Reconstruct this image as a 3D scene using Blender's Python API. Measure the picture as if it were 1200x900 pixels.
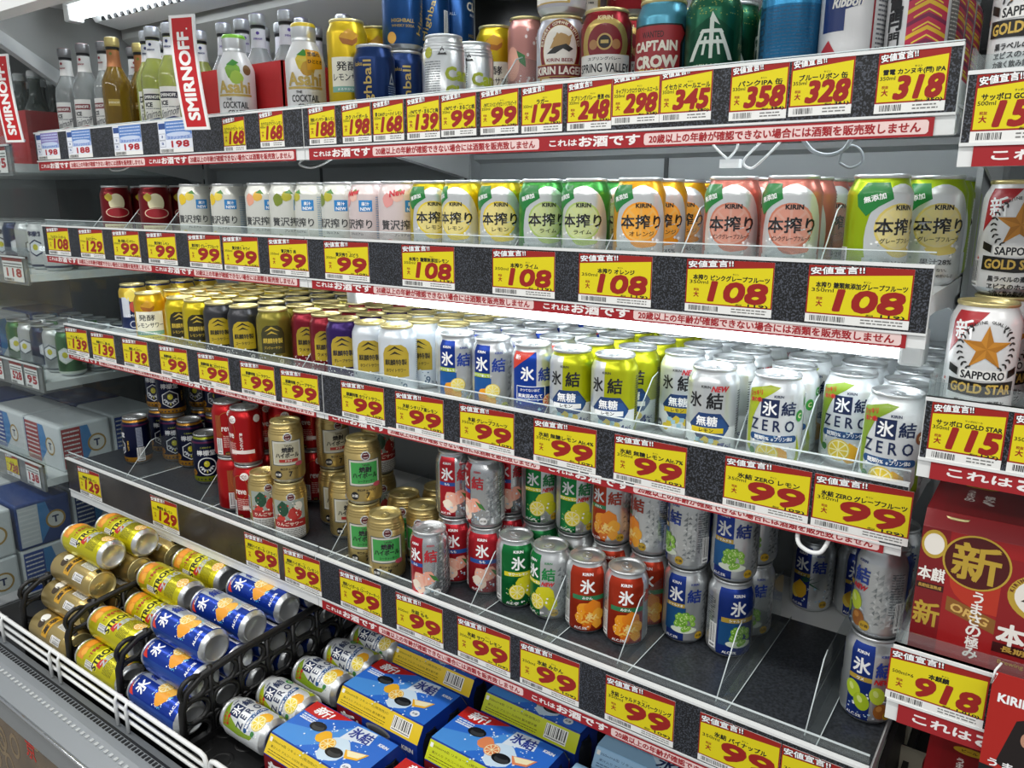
import bpy, bmesh, math, random
from mathutils import Vector, Matrix
PI = math.pi
R = random.Random(7)
SC = bpy.context.scene
COL = SC.collection
for _o in list(bpy.data.objects): bpy.data.objects.remove(_o)
LIFT = 0.80           # the lower display shelf lies 0.80 m above the shop floor

# ------------------------------------------------------------------ camera, world, lights
cam_d = bpy.data.cameras.new('camera'); cam = bpy.data.objects.new('camera', cam_d); COL.objects.link(cam)
F_PX, YAW, PITCH, ROLL = 909.6, 0.61911, 0.23575, 0.00184
cam_d.sensor_width = 36.0; cam_d.lens = F_PX/1200*36.0; cam_d.clip_start = 0.02
cam.location = (0.3261, -0.8448, 0.6647)
_fw = Vector((-math.sin(YAW)*math.cos(PITCH), math.cos(YAW)*math.cos(PITCH), -math.sin(PITCH)))
_rt = Vector((math.cos(YAW), math.sin(YAW), 0)); _up = _rt.cross(_fw)
_r2 = _rt*math.cos(ROLL)+_up*math.sin(ROLL); _u2 = -_rt*math.sin(ROLL)+_up*math.cos(ROLL)
cam.rotation_euler = Matrix((_r2, _u2, -_fw)).transposed().to_euler()
SC.camera = cam
SC.cycles.transparent_max_bounces = 32     # many clear plastic sheets stand one behind another
SC.view_settings.view_transform = 'Standard'; SC.view_settings.look = 'None'
SC.view_settings.exposure = 0.0; SC.view_settings.gamma = 1.0; SC.view_settings.use_curve_mapping = False
W = bpy.data.worlds.new('shop_air'); SC.world = W; W.use_nodes = True
W.node_tree.nodes['Background'].inputs[0].default_value = (0.92, 0.96, 1.0, 1)
W.node_tree.nodes['Background'].inputs[1].default_value = 0.38
def area(name, loc, sx, sy, e, rx=0.0, col=(1, 0.985, 0.95)):
    d = bpy.data.lights.new(name, 'AREA'); d.shape = 'RECTANGLE'; d.size = sx; d.size_y = sy; d.energy = e; d.color = col
    o = bpy.data.objects.new(name, d); o.location = loc; o.rotation_euler = (rx, 0, 0); COL.objects.link(o); return o
# the shop's rows of ceiling lights over the aisle
for _i, _x in enumerate((-2.6, -1.1, 0.4, 1.9)):
    area('ceiling_light', (_x, -0.75, 1.95), 1.25, 0.16, 13)
    area('ceiling_light', (_x, -2.3, 1.95), 1.25, 0.16, 17)
TUBE_E = 9.0

# ------------------------------------------------------------------ materials
def lin(h):
    h = h.lstrip('#'); h = ''.join(q*2 for q in h) if len(h) == 3 else h; c = [int(h[i:i+2], 16)/255 for i in (0, 2, 4)]
    return tuple((v/12.92 if v <= .04045 else ((v+.055)/1.055)**2.4) for v in c)+(1,)
MATS = {}
def M(name, hexc='#ffffff', metal=0.0, rough=0.45, coat=0.0, spec=0.5, emit=0.0):
    if name in MATS: return MATS[name]
    m = bpy.data.materials.new(name); m.use_nodes = True
    b = m.node_tree.nodes['Principled BSDF']
    b.inputs['Base Color'].default_value = lin(hexc); b.inputs['Metallic'].default_value = metal
    b.inputs['Roughness'].default_value = rough; b.inputs['Specular IOR Level'].default_value = spec
    b.inputs['Coat Weight'].default_value = coat
    if emit: b.inputs['Emission Color'].default_value = lin(hexc); b.inputs['Emission Strength'].default_value = emit
    MATS[name] = m; return m
def H(hexc):                       # printed ink on a can or carton
    return M('ink_'+hexc.lstrip('#'), hexc, 0.0, 0.34, 0.15)
def FO(hexc):                      # ink over bare metal: foil look
    return M('foil_'+hexc.lstrip('#'), hexc, 0.62, 0.28)
def PA(hexc):                      # printed paper
    return M('paper_'+hexc.lstrip('#'), hexc, 0.0, 0.5, 0, 0.35)
def noise_mat(name, c0, c1, scale, rough, lo=0.4, hi=0.6, metal=0.0, bump=0.0, detail=3):
    m = bpy.data.materials.new(name); m.use_nodes = True; nt = m.node_tree; b = nt.nodes['Principled BSDF']
    tc = nt.nodes.new('ShaderNodeTexCoord'); nz = nt.nodes.new('ShaderNodeTexNoise'); cr = nt.nodes.new('ShaderNodeValToRGB')
    nz.inputs['Scale'].default_value = scale; nz.inputs['Detail'].default_value = detail
    cr.color_ramp.elements[0].position = lo; cr.color_ramp.elements[1].position = hi
    cr.color_ramp.elements[0].color = lin(c0); cr.color_ramp.elements[1].color = lin(c1)
    nt.links.new(tc.outputs['Object'], nz.inputs['Vector']); nt.links.new(nz.outputs['Fac'], cr.inputs['Fac'])
    nt.links.new(cr.outputs['Color'], b.inputs['Base Color'])
    b.inputs['Roughness'].default_value = rough; b.inputs['Metallic'].default_value = metal
    if bump:
        bp = nt.nodes.new('ShaderNodeBump'); bp.inputs['Strength'].default_value = bump; bp.inputs['Distance'].default_value = 0.002
        nt.links.new(nz.outputs['Fac'], bp.inputs['Height']); nt.links.new(bp.outputs['Normal'], b.inputs['Normal'])
    MATS[name] = m; return m
def clear_mat(name, tint='#ffffff', base=0.035, edge=0.40, rough=0.03, haze=0.0):
    """clear plastic sheet: see-through, glossier at grazing angles, a little hazy"""
    m = bpy.data.materials.new(name); m.use_nodes = True; nt = m.node_tree
    for n in list(nt.nodes): nt.nodes.remove(n)
    N = nt.nodes.new; out = N('ShaderNodeOutputMaterial'); tr = N('ShaderNodeBsdfTransparent'); gl = N('ShaderNodeBsdfGlossy'); lw = N('ShaderNodeLayerWeight')
    pw = N('ShaderNodeMath'); pw.operation = 'POWER'; pw.inputs[1].default_value = 4.0; ma = N('ShaderNodeMath'); ma.operation = 'MULTIPLY_ADD'; ma.inputs[1].default_value = edge; ma.inputs[2].default_value = base
    lw.inputs['Blend'].default_value = 0.5; mx = N('ShaderNodeMixShader'); tr.inputs['Color'].default_value = lin(tint); gl.inputs['Roughness'].default_value = rough
    nt.links.new(lw.outputs['Facing'], pw.inputs[0]); nt.links.new(pw.outputs[0], ma.inputs[0]); nt.links.new(ma.outputs[0], mx.inputs[0])
    nt.links.new(tr.outputs[0], mx.inputs[1]); nt.links.new(gl.outputs[0], mx.inputs[2]); last = mx
    if haze:
        df = N('ShaderNodeBsdfDiffuse'); df.inputs['Color'].default_value = lin('#dfe4e5'); m2 = N('ShaderNodeMixShader'); m2.inputs[0].default_value = haze
        nt.links.new(mx.outputs[0], m2.inputs[1]); nt.links.new(df.outputs[0], m2.inputs[2]); last = m2
    nt.links.new(last.outputs[0], out.inputs['Surface']); MATS[name] = m; return m
ALU = M('bare_aluminium', '#d6d9da', 0.78, 0.3)
GOLDALU = M('gold_aluminium', '#dccd92', 0.72, 0.3)
WHITE = M('white_enamel', '#e9ebea', 0, 0.35, 0.2)
GREYM = M('grey_enamel', '#b9bdbe', 0, 0.4)
BLACKP = M('black_plastic', '#0b0b0c', 0, 0.42)
CHROME = M('brushed_steel', '#c3c6c8', 0.9, 0.22)
CLEAR = clear_mat('clear_acrylic', '#f7fafa', haze=0.035)
LIPM = clear_mat('clear_lip_acrylic', '#f4f8f8', haze=0.05)
PANE = clear_mat('clear_side_panel', '#eef2f2', 0.04, 0.22, 0.02, 0.03)
MAT_F = noise_mat('charcoal_shelf_mat', '#25282c', '#3c4046', 260, 0.42, 0.35, 0.68)
SPECK = noise_mat('speckled_black_paper', '#0b0c0f', '#4b4f59', 520, 0.5, 0.50, 0.62, detail=1)
DECK = M('white_shelf_metal', '#dfe2e2', 0, 0.4)
TUBE = M('lit_tube', '#f4faff', 0, 0.4, emit=TUBE_E)

# ------------------------------------------------------------------ mesh collecting
class MB:
    def __init__(s): s.v = []; s.f = []; s.m = []; s.s = []; s.mats = []
    def mi(s, m):
        if m not in s.mats: s.mats.append(m)
        return s.mats.index(m)
    def add(s, vs, fs, m, smooth=False):
        o = len(s.v); k = s.mi(m); s.v += [tuple(p) for p in vs]
        for f in fs: s.f.append(tuple(i+o for i in f)); s.m.append(k); s.s.append(smooth)
        return s
    def box(s, x0, x1, y0, y1, z0, z1, m, bev=0.0):
        if bev <= 0:
            vs = [(x, y, z) for x in (x0, x1) for y in (y0, y1) for z in (z0, z1)]
            return s.add(vs, [(0, 1, 3, 2), (4, 6, 7, 5), (0, 4, 5, 1), (2, 3, 7, 6), (0, 2, 6, 4), (1, 5, 7, 3)], m)
        bm = bmesh.new(); bmesh.ops.create_cube(bm, size=1)
        for v in bm.verts: v.co = ((x0+x1)/2+v.co.x*(x1-x0), (y0+y1)/2+v.co.y*(y1-y0), (z0+z1)/2+v.co.z*(z1-z0))
        bmesh.ops.bevel(bm, geom=bm.edges[:], offset=bev, segments=2, affect='EDGES', profile=0.5)
        return s.bm(bm, m)
    def bm(s, bm, m, smooth=False):
        bm.verts.index_update(); s.add([v.co[:] for v in bm.verts], [[v.index for v in f.verts] for f in bm.faces], m, smooth); bm.free(); return s
    def prism(s, pts, a0, a1, m, axis='x'):      # polygon swept along an axis; pts are the two other coordinates in order
        n = len(pts)
        def P(a, p): return (a, p[0], p[1]) if axis == 'x' else ((p[0], a, p[1]) if axis == 'y' else (p[0], p[1], a))
        vs = [P(a0, p) for p in pts]+[P(a1, p) for p in pts]
        fs = [tuple(range(n-1, -1, -1)), tuple(range(n, 2*n))]+[(i, (i+1) % n, n+(i+1) % n, n+i) for i in range(n)]
        return s.add(vs, fs, m)
    def lathe(s, prof, m, n=40, axis='z', o=(0, 0, 0)):
        vs = []; fs = []
        for (r, z) in prof:
            for i in range(n):
                a = 2*PI*i/n; vs.append((r*math.sin(a), -r*math.cos(a), z))
        for k in range(len(prof)-1):
            for i in range(n):
                j = (i+1) % n; fs.append((k*n+i, k*n+j, (k+1)*n+j, (k+1)*n+i))
        if axis == 'x': vs = [(z, x, y) for x, y, z in vs]
        vs = [(x+o[0], y+o[1], z+o[2]) for x, y, z in vs]
        return s.add(vs, fs, m, True)
    def tube(s, pts, r, m, n=8, closed=False):
        pts = [Vector(p) for p in pts]; N = len(pts); vs = []; fs = []; prev = None
        for i, p in enumerate(pts):
            if closed: t = pts[(i+1) % N]-pts[i-1]
            else: t = pts[min(i+1, N-1)]-pts[max(i-1, 0)]
            t.normalize()
            a = prev if prev is not None else (Vector((0, 0, 1)) if abs(t.z) < 0.9 else Vector((1, 0, 0)))
            a = (a-t*a.dot(t)).normalized(); b = t.cross(a); prev = a
            for k in range(n):
                q = p+(a*math.cos(2*PI*k/n)+b*math.sin(2*PI*k/n))*r; vs.append(q[:])
        for i in range(N if closed else N-1):
            for k in range(n):
                i2 = (i+1) % N; k2 = (k+1) % n; fs.append((i*n+k, i*n+k2, i2*n+k2, i2*n+k))
        if not closed: fs += [tuple(range(n-1, -1, -1)), tuple((N-1)*n+k for k in range(n))]
        return s.add(vs, fs, m, True)
    def mesh(s, name):
        me = bpy.data.meshes.new(name); me.from_pydata(s.v, [], s.f)
        for m in s.mats: me.materials.append(m)
        me.polygons.foreach_set('material_index', s.m); me.polygons.foreach_set('use_smooth', s.s); me.update(); return me
def link(name, me, parent=None, loc=(0, 0, 0), rot=(0, 0, 0)):
    o = bpy.data.objects.new(name, me); COL.objects.link(o); o.location = loc; o.rotation_euler = rot
    if parent is not None: o.parent = parent
    return o
def tag(o, label, cat, group=None, kind=None):
    if kind == 'structure': o['kind'] = kind
    elif kind: o['kind'] = kind
    if label: o['label'] = label
    if cat: o['category'] = cat
    if group: o['group'] = group
    return o
def empty(name, loc=(0, 0, 0), rot=(0, 0, 0)):
    o = bpy.data.objects.new(name, None); COL.objects.link(o); o.location = loc; o.rotation_euler = rot; o.empty_display_size = 0.02; return o
ORD = ['zeroth', 'first', 'second', 'third', 'fourth', 'fifth', 'sixth', 'seventh', 'eighth', 'ninth', 'tenth', 'eleventh', 'twelfth', 'thirteenth',
       'fourteenth', 'fifteenth', 'sixteenth', 'seventeenth', 'eighteenth', 'nineteenth', 'twentieth', 'twenty-first', 'twenty-second', 'twenty-third',
       'twenty-fourth', 'twenty-fifth']

# ------------------------------------------------------------------ printed artwork (flat or wrapped round a can), in millimetres
_TX = {}
def glyphs(s, bold=0.0, res=2):
    k = (s, res)
    if k in _TX: return _TX[k]
    c = bpy.data.curves.new('t', 'FONT'); c.body = s; c.resolution_u = res; c.fill_mode = 'FRONT'
    o = bpy.data.objects.new('t', c); me = o.to_mesh()
    vs = [(v.co.x, v.co.y) for v in me.vertices]; fs = [tuple(p.vertices) for p in me.polygons]
    o.to_mesh_clear(); bpy.data.objects.remove(o); bpy.data.curves.remove(c)
    if vs:
        x0 = min(v[0] for v in vs); x1 = max(v[0] for v in vs); y0 = min(v[1] for v in vs); y1 = max(v[1] for v in vs)
    else: x0 = x1 = y0 = y1 = 0
    out = ([(x-(x0+x1)/2, y-(y0+y1)/2) for x, y in vs], fs, x1-x0, y1-y0); _TX[k] = out; return out
class Art:
    EPS = .003                    # every print a hair above the one before it, so none are coplanar
    def __init__(s): s.p = []
    def poly(s, m, pts, L=1): s.p.append((m, [tuple(p) for p in pts], [tuple(range(len(pts)))], L)); return s
    def rect(s, m, u0, v0, u1, v1, L=1): return s.poly(m, [(u0, v0), (u1, v0), (u1, v1), (u0, v1)], L)
    def ell(s, m, u, v, ru, rv=None, L=1, n=22, rot=0.0, a0=0.0, a1=2*PI):
        rv = ru if rv is None else rv; full = abs(a1-a0-2*PI) < 1e-6; c, si = math.cos(rot), math.sin(rot); q = []
        for i in range(n if full else n+1):
            a = a0+(a1-a0)*i/n; x, y = ru*math.cos(a), rv*math.sin(a); q.append((u+x*c-y*si, v+x*si+y*c))
        return s.poly(m, q, L)
    def ring(s, m, u, v, r0, r1, L=1, n=24, k=1.0):
        vs = [(u+r*math.cos(2*PI*i/n), v+k*r*math.sin(2*PI*i/n)) for i in range(n) for r in (r0, r1)]
        s.p.append((m, vs, [(2*i, 2*i+1, (2*i+3) % (2*n), (2*i+2) % (2*n)) for i in range(n)], L)); return s
    def frame(s, m, u0, v0, u1, v1, t, L=1):
        s.rect(m, u0, v0, u1, v0+t, L); s.rect(m, u0, v1-t, u1, v1, L); s.rect(m, u0, v0+t, u0+t, v1-t, L); return s.rect(m, u1-t, v0+t, u1, v1-t, L)
    def text(s, m, t, u, v, h, L=3, bold=0.02, w=None, sx=1.0, rot=0.0, shear=0.0, align='C', res=2, vert=False):
        if vert:
            for i, ch in enumerate(t): s.text(m, ch, u, v-i*h*1.06, h, L, bold, sx=sx, res=res)
            return s
        vs, fs, gw, gh = glyphs(t, bold, res)
        if not vs: return s
        k = h/max(gh, 1e-6) if h else 1.0
        kx = k*sx if w is None else w/gw
        du = gw*kx/2 if align == 'L' else (-gw*kx/2 if align == 'R' else 0); c, si = math.cos(rot), math.sin(rot); q = []
        for x, y in vs:
            X = x*kx+shear*y*k; Y = y*k; X, Y = X*c-Y*si, X*si+Y*c; q.append((u+du+X, v+Y))
        b = bold*.62*(k if w is None else min(k, kx))
        if b <= 0: s.p.append((m, q, fs, L)); return s
        for dx, dy in ((-1, -1), (1, -1), (1, 1), (-1, 1)) if bold < .05 else ((-1, -1), (1, -1), (1, 1), (-1, 1), (0, 1.2), (0, -1.2), (-1.2, 0), (1.2, 0)): s.p.append((m, [(x+dx*b, y+dy*b) for x, y in q], fs, L))
        return s
    def lines(s, m, u0, v0, u1, n, dv, t, L=2, rnd=None):     # rows of small print as thin bars
        r = rnd or R
        for i in range(n):
            a = u0
            while a < u1-1:
                b = min(u1, a+r.uniform(2, 7)); s.rect(m, a, v0-i*dv, b, v0-i*dv+t, L); a = b+r.uniform(.5, 1.4)
        return s
    def bars(s, m, u0, v0, u1, v1, L=3, step=0.9, vert=False, rnd=None):
        r = rnd or R; a = u0
        while a < u1-0.3:
            w = r.choice((.3, .3, .55, .8))*step
            if vert: s.rect(m, v0, a, v1, a+w, L)
            else: s.rect(m, a, v0, min(a+w, u1), v1, L)
            a += w+r.choice((.35, .5, .8))*step
        return s
    def flat(s, mb, f, dl=0.00012):       # f(u, v, w) -> point, metres
        for i, (m, vs, fs, L) in enumerate(s.p): mb.add([f(u*.001, v*.001, (L+i*s.EPS)*dl) for u, v in vs], fs, m)
        return mb
    def wrap(s, mb, rad, rot=0.0, du=4.0, lo=-102, hi=102, Rm=33.1, vs_cut=()):
        mats = []; bm = bmesh.new(); lay = []
        for i, (m, vs, fs, L) in enumerate(s.p):
            if m not in mats: mats.append(m)
            k = mats.index(m); bv = [bm.verts.new((u, v, L+i*s.EPS)) for u, v in vs]
            for f in fs:
                try: bm.faces.new([bv[i] for i in f]).material_index = k
                except ValueError: pass
        bmesh.ops.triangulate(bm, faces=[f for f in bm.faces if len(f.verts) > 4])
        us = [v.co.x for v in bm.verts]; a, b = min(us), max(us); x = math.ceil(a/du)*du
        while x < b:
            bmesh.ops.bisect_plane(bm, geom=bm.verts[:]+bm.edges[:]+bm.faces[:], plane_co=(x, 0, 0), plane_no=(1, 0, 0), dist=1e-4); x += du
        for z in vs_cut:
            bmesh.ops.bisect_plane(bm, geom=bm.verts[:]+bm.edges[:]+bm.faces[:], plane_co=(0, z, 0), plane_no=(0, 1, 0), dist=1e-4)
        bm.verts.index_update(); vv = []
        for v in bm.verts:
            r = rad(v.co.y)*.001+.00016+.00011*v.co.z; a = v.co.x/Rm+rot; vv.append((r*math.sin(a), -r*math.cos(a), v.co.y*.001))
        by = {}
        for f in bm.faces: by.setdefault(f.material_index, []).append([v.index for v in f.verts])
        base = len(mb.v); mb.v += vv
        for k, fl in by.items():
            q = mb.mi(mats[k])
            for f in fl: mb.f.append(tuple(i+base for i in f)); mb.m.append(q); mb.s.append(True)
        bm.free(); return mb
# ------------------------------------------------------------------ cans
P350 = [(0, 5), (19, 4.5), (22.5, .6), (24, 0), (25.8, 1.2), (29.5, 5), (32.2, 9), (33.1, 13), (33.1, 100), (32.7, 103), (31.0, 108), (28.6, 113), (27.5, 116), (27.5, 118)]
BEAD = [(0, 5), (19, 4.5), (22.5, .6), (24, 0), (25.8, 1.2), (29.5, 5), (32.2, 9), (33.1, 13), (33.1, 97), (32.2, 98), (32.2, 100.5), (32.6, 101.5), (31.2, 102.8), (31.2, 105), (31.6, 106), (30.2, 107.2), (30.2, 109.4), (30.6, 110.4), (29.0, 111.8), (28.6, 114), (27.5, 116), (27.5, 118)]
def tall(p, d): return [(r, z+(d if z > 50 else 0)) for r, z in p]
def slim(p, k): return [(r*k, z) for r, z in p]
def rad_of(p):
    q = [x for x in p if True]
    def f(v):
        if v <= q[3][1]: return q[3][0]
        for (r0, z0), (r1, z1) in zip(q[3:], q[4:]):
            if z0 <= v <= z1: return r0+(r1-r0)*((v-z0)/(z1-z0) if z1 > z0 else 0)
        return q[-1][0]
    return f
def lid_mesh(m, z, k=1.0):
    b = MB(); b.lathe([(r*.001*k, (h+z-118)*.001) for r, h in [(27.4, 117.2), (28.5, 118.2), (28.7, 120.4), (27.9, 121.9), (26.9, 121.6), (26.2, 117.6), (25.0, 116.4), (23.8, 117.3), (0, 117.5)]], m, 36)
    return b.mesh('lid')
def tab_mesh(m, z):
    b = MB(); n = 20; o = []; i_ = []
    for k in range(n):
        a = 2*PI*k/n; o.append((8.2*math.cos(a), 11.5*math.sin(a)-4)); i_.append((4.6*math.cos(a), 4.6*math.sin(a)-9))
    zz = (z-118)*.001; vs = [(x*.001, y*.001, .1181+zz) for x, y in o]+[(x*.001, y*.001, .1181+zz) for x, y in i_]
    vs += [(x*.001, y*.001, .1194+zz) for x, y in o]+[(x*.001, y*.001, .1194+zz) for x, y in i_]; fs = []
    for k in range(n):
        j = (k+1) % n; fs += [(2*n+k, 2*n+j, 3*n+j, 3*n+k), (k, 2*n+k, 2*n+j, j)[::-1], (n+k, n+j, 3*n+j, 3*n+k)[::-1]]
    b.add(vs, fs, m); b.lathe([(2.6e-3, .1175+zz), (2.6e-3, .1199+zz), (0, .1201+zz)], m, 10)
    return b.mesh('pull_tab')
# the drinking-hole score, as a raised bead, lives in the lid
SIZES = {'350': (P350, 118), 'bead': (BEAD, 118), '500': (tall(P350, 46), 164), '500b': (tall(BEAD, 46), 164), 'slim': (slim(tall(P350, 46), 0.88), 164)}
LIDS = {}
for _k, (_p, _z) in SIZES.items():
    for _n, _m in (('s', ALU), ('g', GOLDALU)):
        LIDS[_k, _n] = (lid_mesh(_m, _z, 0.9 if _k == 'slim' else 1.0), tab_mesh(_m, _z))
DES = {}
def design(key, size, base, lid, art, name, desc, cat='can', foot=ALU):
    p, z = SIZES[size]; mb = MB()
    i = next(k for k, (r, h) in enumerate(p) if h >= 12)
    mb.lathe([(r*.001, h*.001) for r, h in p[:i-0]], foot, 48); mb.lathe([(r*.001, h*.001) for r, h in p[i-1:]], base, 48)
    A = Art(); art(A, z-118)
    A.wrap(mb, rad_of(p), vs_cut=[q+z-118 for q in (98, 100, 103, 105.5, 108, 110.5, 113, 116)]+[5, 7, 9, 11, 13])
    DES[key] = (mb.mesh(name+'_body'), size, lid, name, desc, cat)
GROUND = {}
def can(key, x, y, z, rot=None, off=0.0, label='', group='', tab=True, lying=None, parts=True):
    me, size, lid, name, desc, cat = DES[key]
    if rot is None: rot = math.atan2(.326-x, .845+y)+math.radians(off)
    r = empty(name, (x, y, z), (0, 0, rot) if lying is None else lying)
    tag(r, label, cat, group)
    b = link('body', me, r); lm, tm = LIDS[size, lid]; l = link('lid', lm, r)
    if tab:
        t = link('pull_tab', tm, l); t.rotation_euler = (0, 0, R.uniform(-.6, .6))
    return r

W_, K_ = '#f2f3f1', '#15161a'
def slice_(A, u, v, r, rind, flesh, L=2, k=1.0, tilt=0.0, pale='#f6efc0'):
    A.ell(H(rind), u, v, r, r*k, L, rot=tilt); A.ell(H(pale), u, v, r*.9, r*.9*k, L+1, rot=tilt)
    for i in range(8):
        a0 = 2*PI*i/8+.08; a1 = 2*PI*(i+1)/8-.08; q = [(.1*r*math.cos((a0+a1)/2), .1*r*math.sin((a0+a1)/2)*k)]
        q += [(.8*r*math.cos(a0+(a1-a0)*t/3), .8*r*math.sin(a0+(a1-a0)*t/3)*k) for t in range(4)]
        c, s = math.cos(tilt), math.sin(tilt); A.poly(H(flesh), [(u+x*c-y*s, v+x*s+y*c) for x, y in q], L+2)
def blob(A, m, u, v, r, L=2, n=11, seed=1, k=1.0):
    q = random.Random(seed); A.poly(m, [(u+r*q.uniform(.8, 1.12)*math.cos(2*PI*i/n), v+k*r*q.uniform(.8, 1.12)*math.sin(2*PI*i/n)) for i in range(n)], L)
def barcode(A, u, v, w, h, vert=False, seed=3):
    A.rect(H('#f4f4f2'), u, v, u+w, v+h, 4); q = random.Random(seed)
    st = max(1.5, (h if vert else w)/14)
    if vert: A.bars(H(K_), v+1, u+1, v+h-1, u+w-1, 5, st, True, q)
    else: A.bars(H(K_), u+1, v+h*.22, u+w-1, v+h-1, 5, st, False, q); A.rect(H('#77777a'), u+2, v+h*.07, u+w-2, v+h*.14, 5)
def splash(A, u, v, r, n, seed, cols=('#ffffff', '#dfeaf2', '#a9c9e0'), L=2):
    q = random.Random(seed)
    for i in range(n):
        a = q.uniform(0, 2*PI); d = r*q.uniform(.55, 1.1); s = q.uniform(.5, 2.0)
        A.ell(H(q.choice(cols)), u+d*math.cos(a), v+d*math.sin(a)*.8, s, s*q.uniform(.5, 1.3), L, 7)
def facets(A, u0, u1, v0, v1, s=6.5, L=1, seed=5, cols=('#e8ebec', '#aeb3b6', '#c6cacc', '#8f9598', '#dadddf')):
    q = random.Random(seed); u = u0; i = 0
    while u < u1:
        v = v0+(s*.6 if i % 2 else 0)
        while v < v1:
            A.poly(FO(q.choice(cols)), [(u, v), (u+s, v+s*.1), (u+s*.5, v+s*.62)], L); A.poly(FO(q.choice(cols)), [(u+s, v+s*.1), (u+s, v+s*1.2), (u+s*.5, v+s*.62)], L); v += s*1.2
        u += s; i += 1
def osake(A, u, v, r, bg, fg):
    A.ell(H(bg), u, v, r, r, 4); A.text(H(fg), 'お酒', u, v, r*.62, 5, .03, w=r*1.45)
def hyo(c, rib, ribt, fruit, c2=None, alc='5', sake='#c9a227', new=False, wide=None):
    """face A: two narrow panels, coloured and bare; face B, on the far side, one broad coloured panel"""
    def art(A, d):
        cc = FO(c); c2_ = H(c2 or c); wc = FO(wide or c); w = H('#ffffff')
        A.rect(cc, -29, 7, 0, 113, 1); A.text(w, '氷', -14, 84, 22, 4, .035, w=21); A.text(w, 'KIRIN', -14, 103, 3.6, 4, .04, w=14)
        A.text(c2_, '結', 14, 83, 21, 4, .035, w=21); A.text(c2_, 'KIRIN', 14, 102, 3.2, 4, .03, w=12)
        A.rect(H(rib), -29, 63, 0, 69.5, 3); A.text(w, ribt, -14, 66.2, 4.2, 4, .03)
        fruit(A); A.text(w, 'ALC.'+alc+'%', -18, 13, 4.2, 4, .03)
        facets(A, 28, 66, 18, 92, seed=len(ribt)+3); A.lines(H('#5d6468'), 50, 92, 66, 16, 3.6, 1.0, 3, random.Random(4)); osake(A, 24, 17, 6.5, sake, '#3a2c10')
        if new: A.text(H('#d2202a'), 'NEW', 13, 66, 6.5, 6, .05, shear=.3, w=19)
        o = 104; A.rect(wc, o-32, 7, o+26, 113, 1); A.text(w, '氷', o-2, 84, 23, 4, .035, w=22); A.text(w, 'KIRIN', o-2, 104, 4, 4, .045, w=16); A.rect(H(rib), o-26, 61, o+26, 68.5, 3); A.text(w, ribt, o-2, 64.6, 4.6, 4, .035)
        B = Art(); fruit(B); A.p += [(m, [(u+o+2, v) for u, v in vs], fs, L) for m, vs, fs, L in B.p]; A.text(w, 'ALC.'+alc+'%', o-12, 13, 4.4, 6, .04); barcode(A, o+38, 14, 15, 40); barcode(A, o-46, 14, 13, 40)
        A.text(c2_, '結', o+39, 83, 19, 4, .035, w=19)
    return art
def f_peach(A):
    for u, v, r, cc in ((-6, 40, 15, '#f0b9a2'), (9, 44, 13, '#eda58e'), (-14, 30, 9, '#f6e2cc'), (-6, 24, 9, '#f4d3bd')): blob(A, H(cc), u, v, r, 2, seed=int(r*3))
    A.ell(H('#f8e9d6'), -13, 31, 6, 8, 3); A.poly(H('#3f7a36'), [(10, 52), (22, 46), (28, 36), (18, 40)], 4); splash(A, 0, 34, 22, 26, 3)
def f_sour(A):
    blob(A, H('#d6cf1f'), 8, 46, 16, 2, seed=5); blob(A, H('#c6c41a'), 18, 34, 12, 2, seed=7)
    slice_(A, -6, 33, 13.5, '#e5d424', '#efdc3a', 3); splash(A, 0, 28, 24, 30, 6, ('#e9f4cf', '#9fd06a', '#ffffff'))
def f_mikan(A):
    for i, (u, v, r, cc) in enumerate(((-8, 44, 13, '#ef9a1d'), (6, 48, 14, '#e9861a'), (14, 36, 11, '#f2ab2e'), (-12, 30, 11, '#f0a028'), (0, 30, 12, '#e2750f'), (12, 22, 9, '#efa32b'), (-4, 18, 8, '#d86a10'))): blob(A, H(cc), u, v, r, 2+(i % 3), seed=i+2)
    for i in range(14):
        q = random.Random(i+50); a = q.uniform(0, 6.28); A.ell(H(q.choice(('#f8c65a', '#f4b13a', '#fbd98a'))), 14*math.cos(a)*q.random(), 32+16*math.sin(a)*q.random(), 5, 1.6, 5, 9, rot=q.uniform(0, 3))
    splash(A, 0, 34, 22, 20, 9, ('#fff1d0', '#f7d591'))
def f_grape(A):
    q = random.Random(4)
    A.rect(FO('#2c6aa8'), -31, 24, 2, 63, 2); A.ell(H('#dfe8d4'), 0, 27, 20, 6, 3)
    for i in range(34):
        a = q.uniform(0, 6.28); r = 14*math.sqrt(q.random()); u = 1+r*math.cos(a); v = 40+r*.95*math.sin(a)
        A.ell(H(q.choice(('#7fb83a', '#95c850', '#6ca52c'))), u, v, 4, 4, 4+i % 3, 12); A.ell(H('#cfe79a'), u-1, v+1.2, 1.1, 1.1, 7, 7)
def f_pine(A):
    blob(A, H('#d8a82a'), -14, 40, 12, 3, seed=3, k=1.3); A.ell(H('#e6c84e'), -22, 34, 9, 12, 2)
    for i in range(7): A.poly(H('#2f6f4c'), [(-2, 52), (2, 53), (10+math.cos(i)*9, 62-i*3.2)], 4)
    for i in range(5): A.poly(H('#2a6348'), [(-10, 54), (-5, 54), (-16+i*6, 70-abs(i-2)*3)], 4)
    splash(A, 8, 32, 20, 30, 12); 
def f_ume(A):
    for u, v, cc in ((-22, 48, '#b7cf2c'), (-10, 34, '#a9c322'), (8, 46, '#c3d63a')):
        A.ell(H(cc), u, v, 9.5, 12.5, 3, rot=.3); A.ell(H('#dcea86'), u-2, v+3, 3, 5, 4, rot=.4)
    A.ell(H('#a0622a'), 14, 24, 9, 11, 3); A.ell(H('#c98a44'), 12, 28, 4, 4, 4); splash(A, -4, 30, 24, 24, 15)
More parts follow.
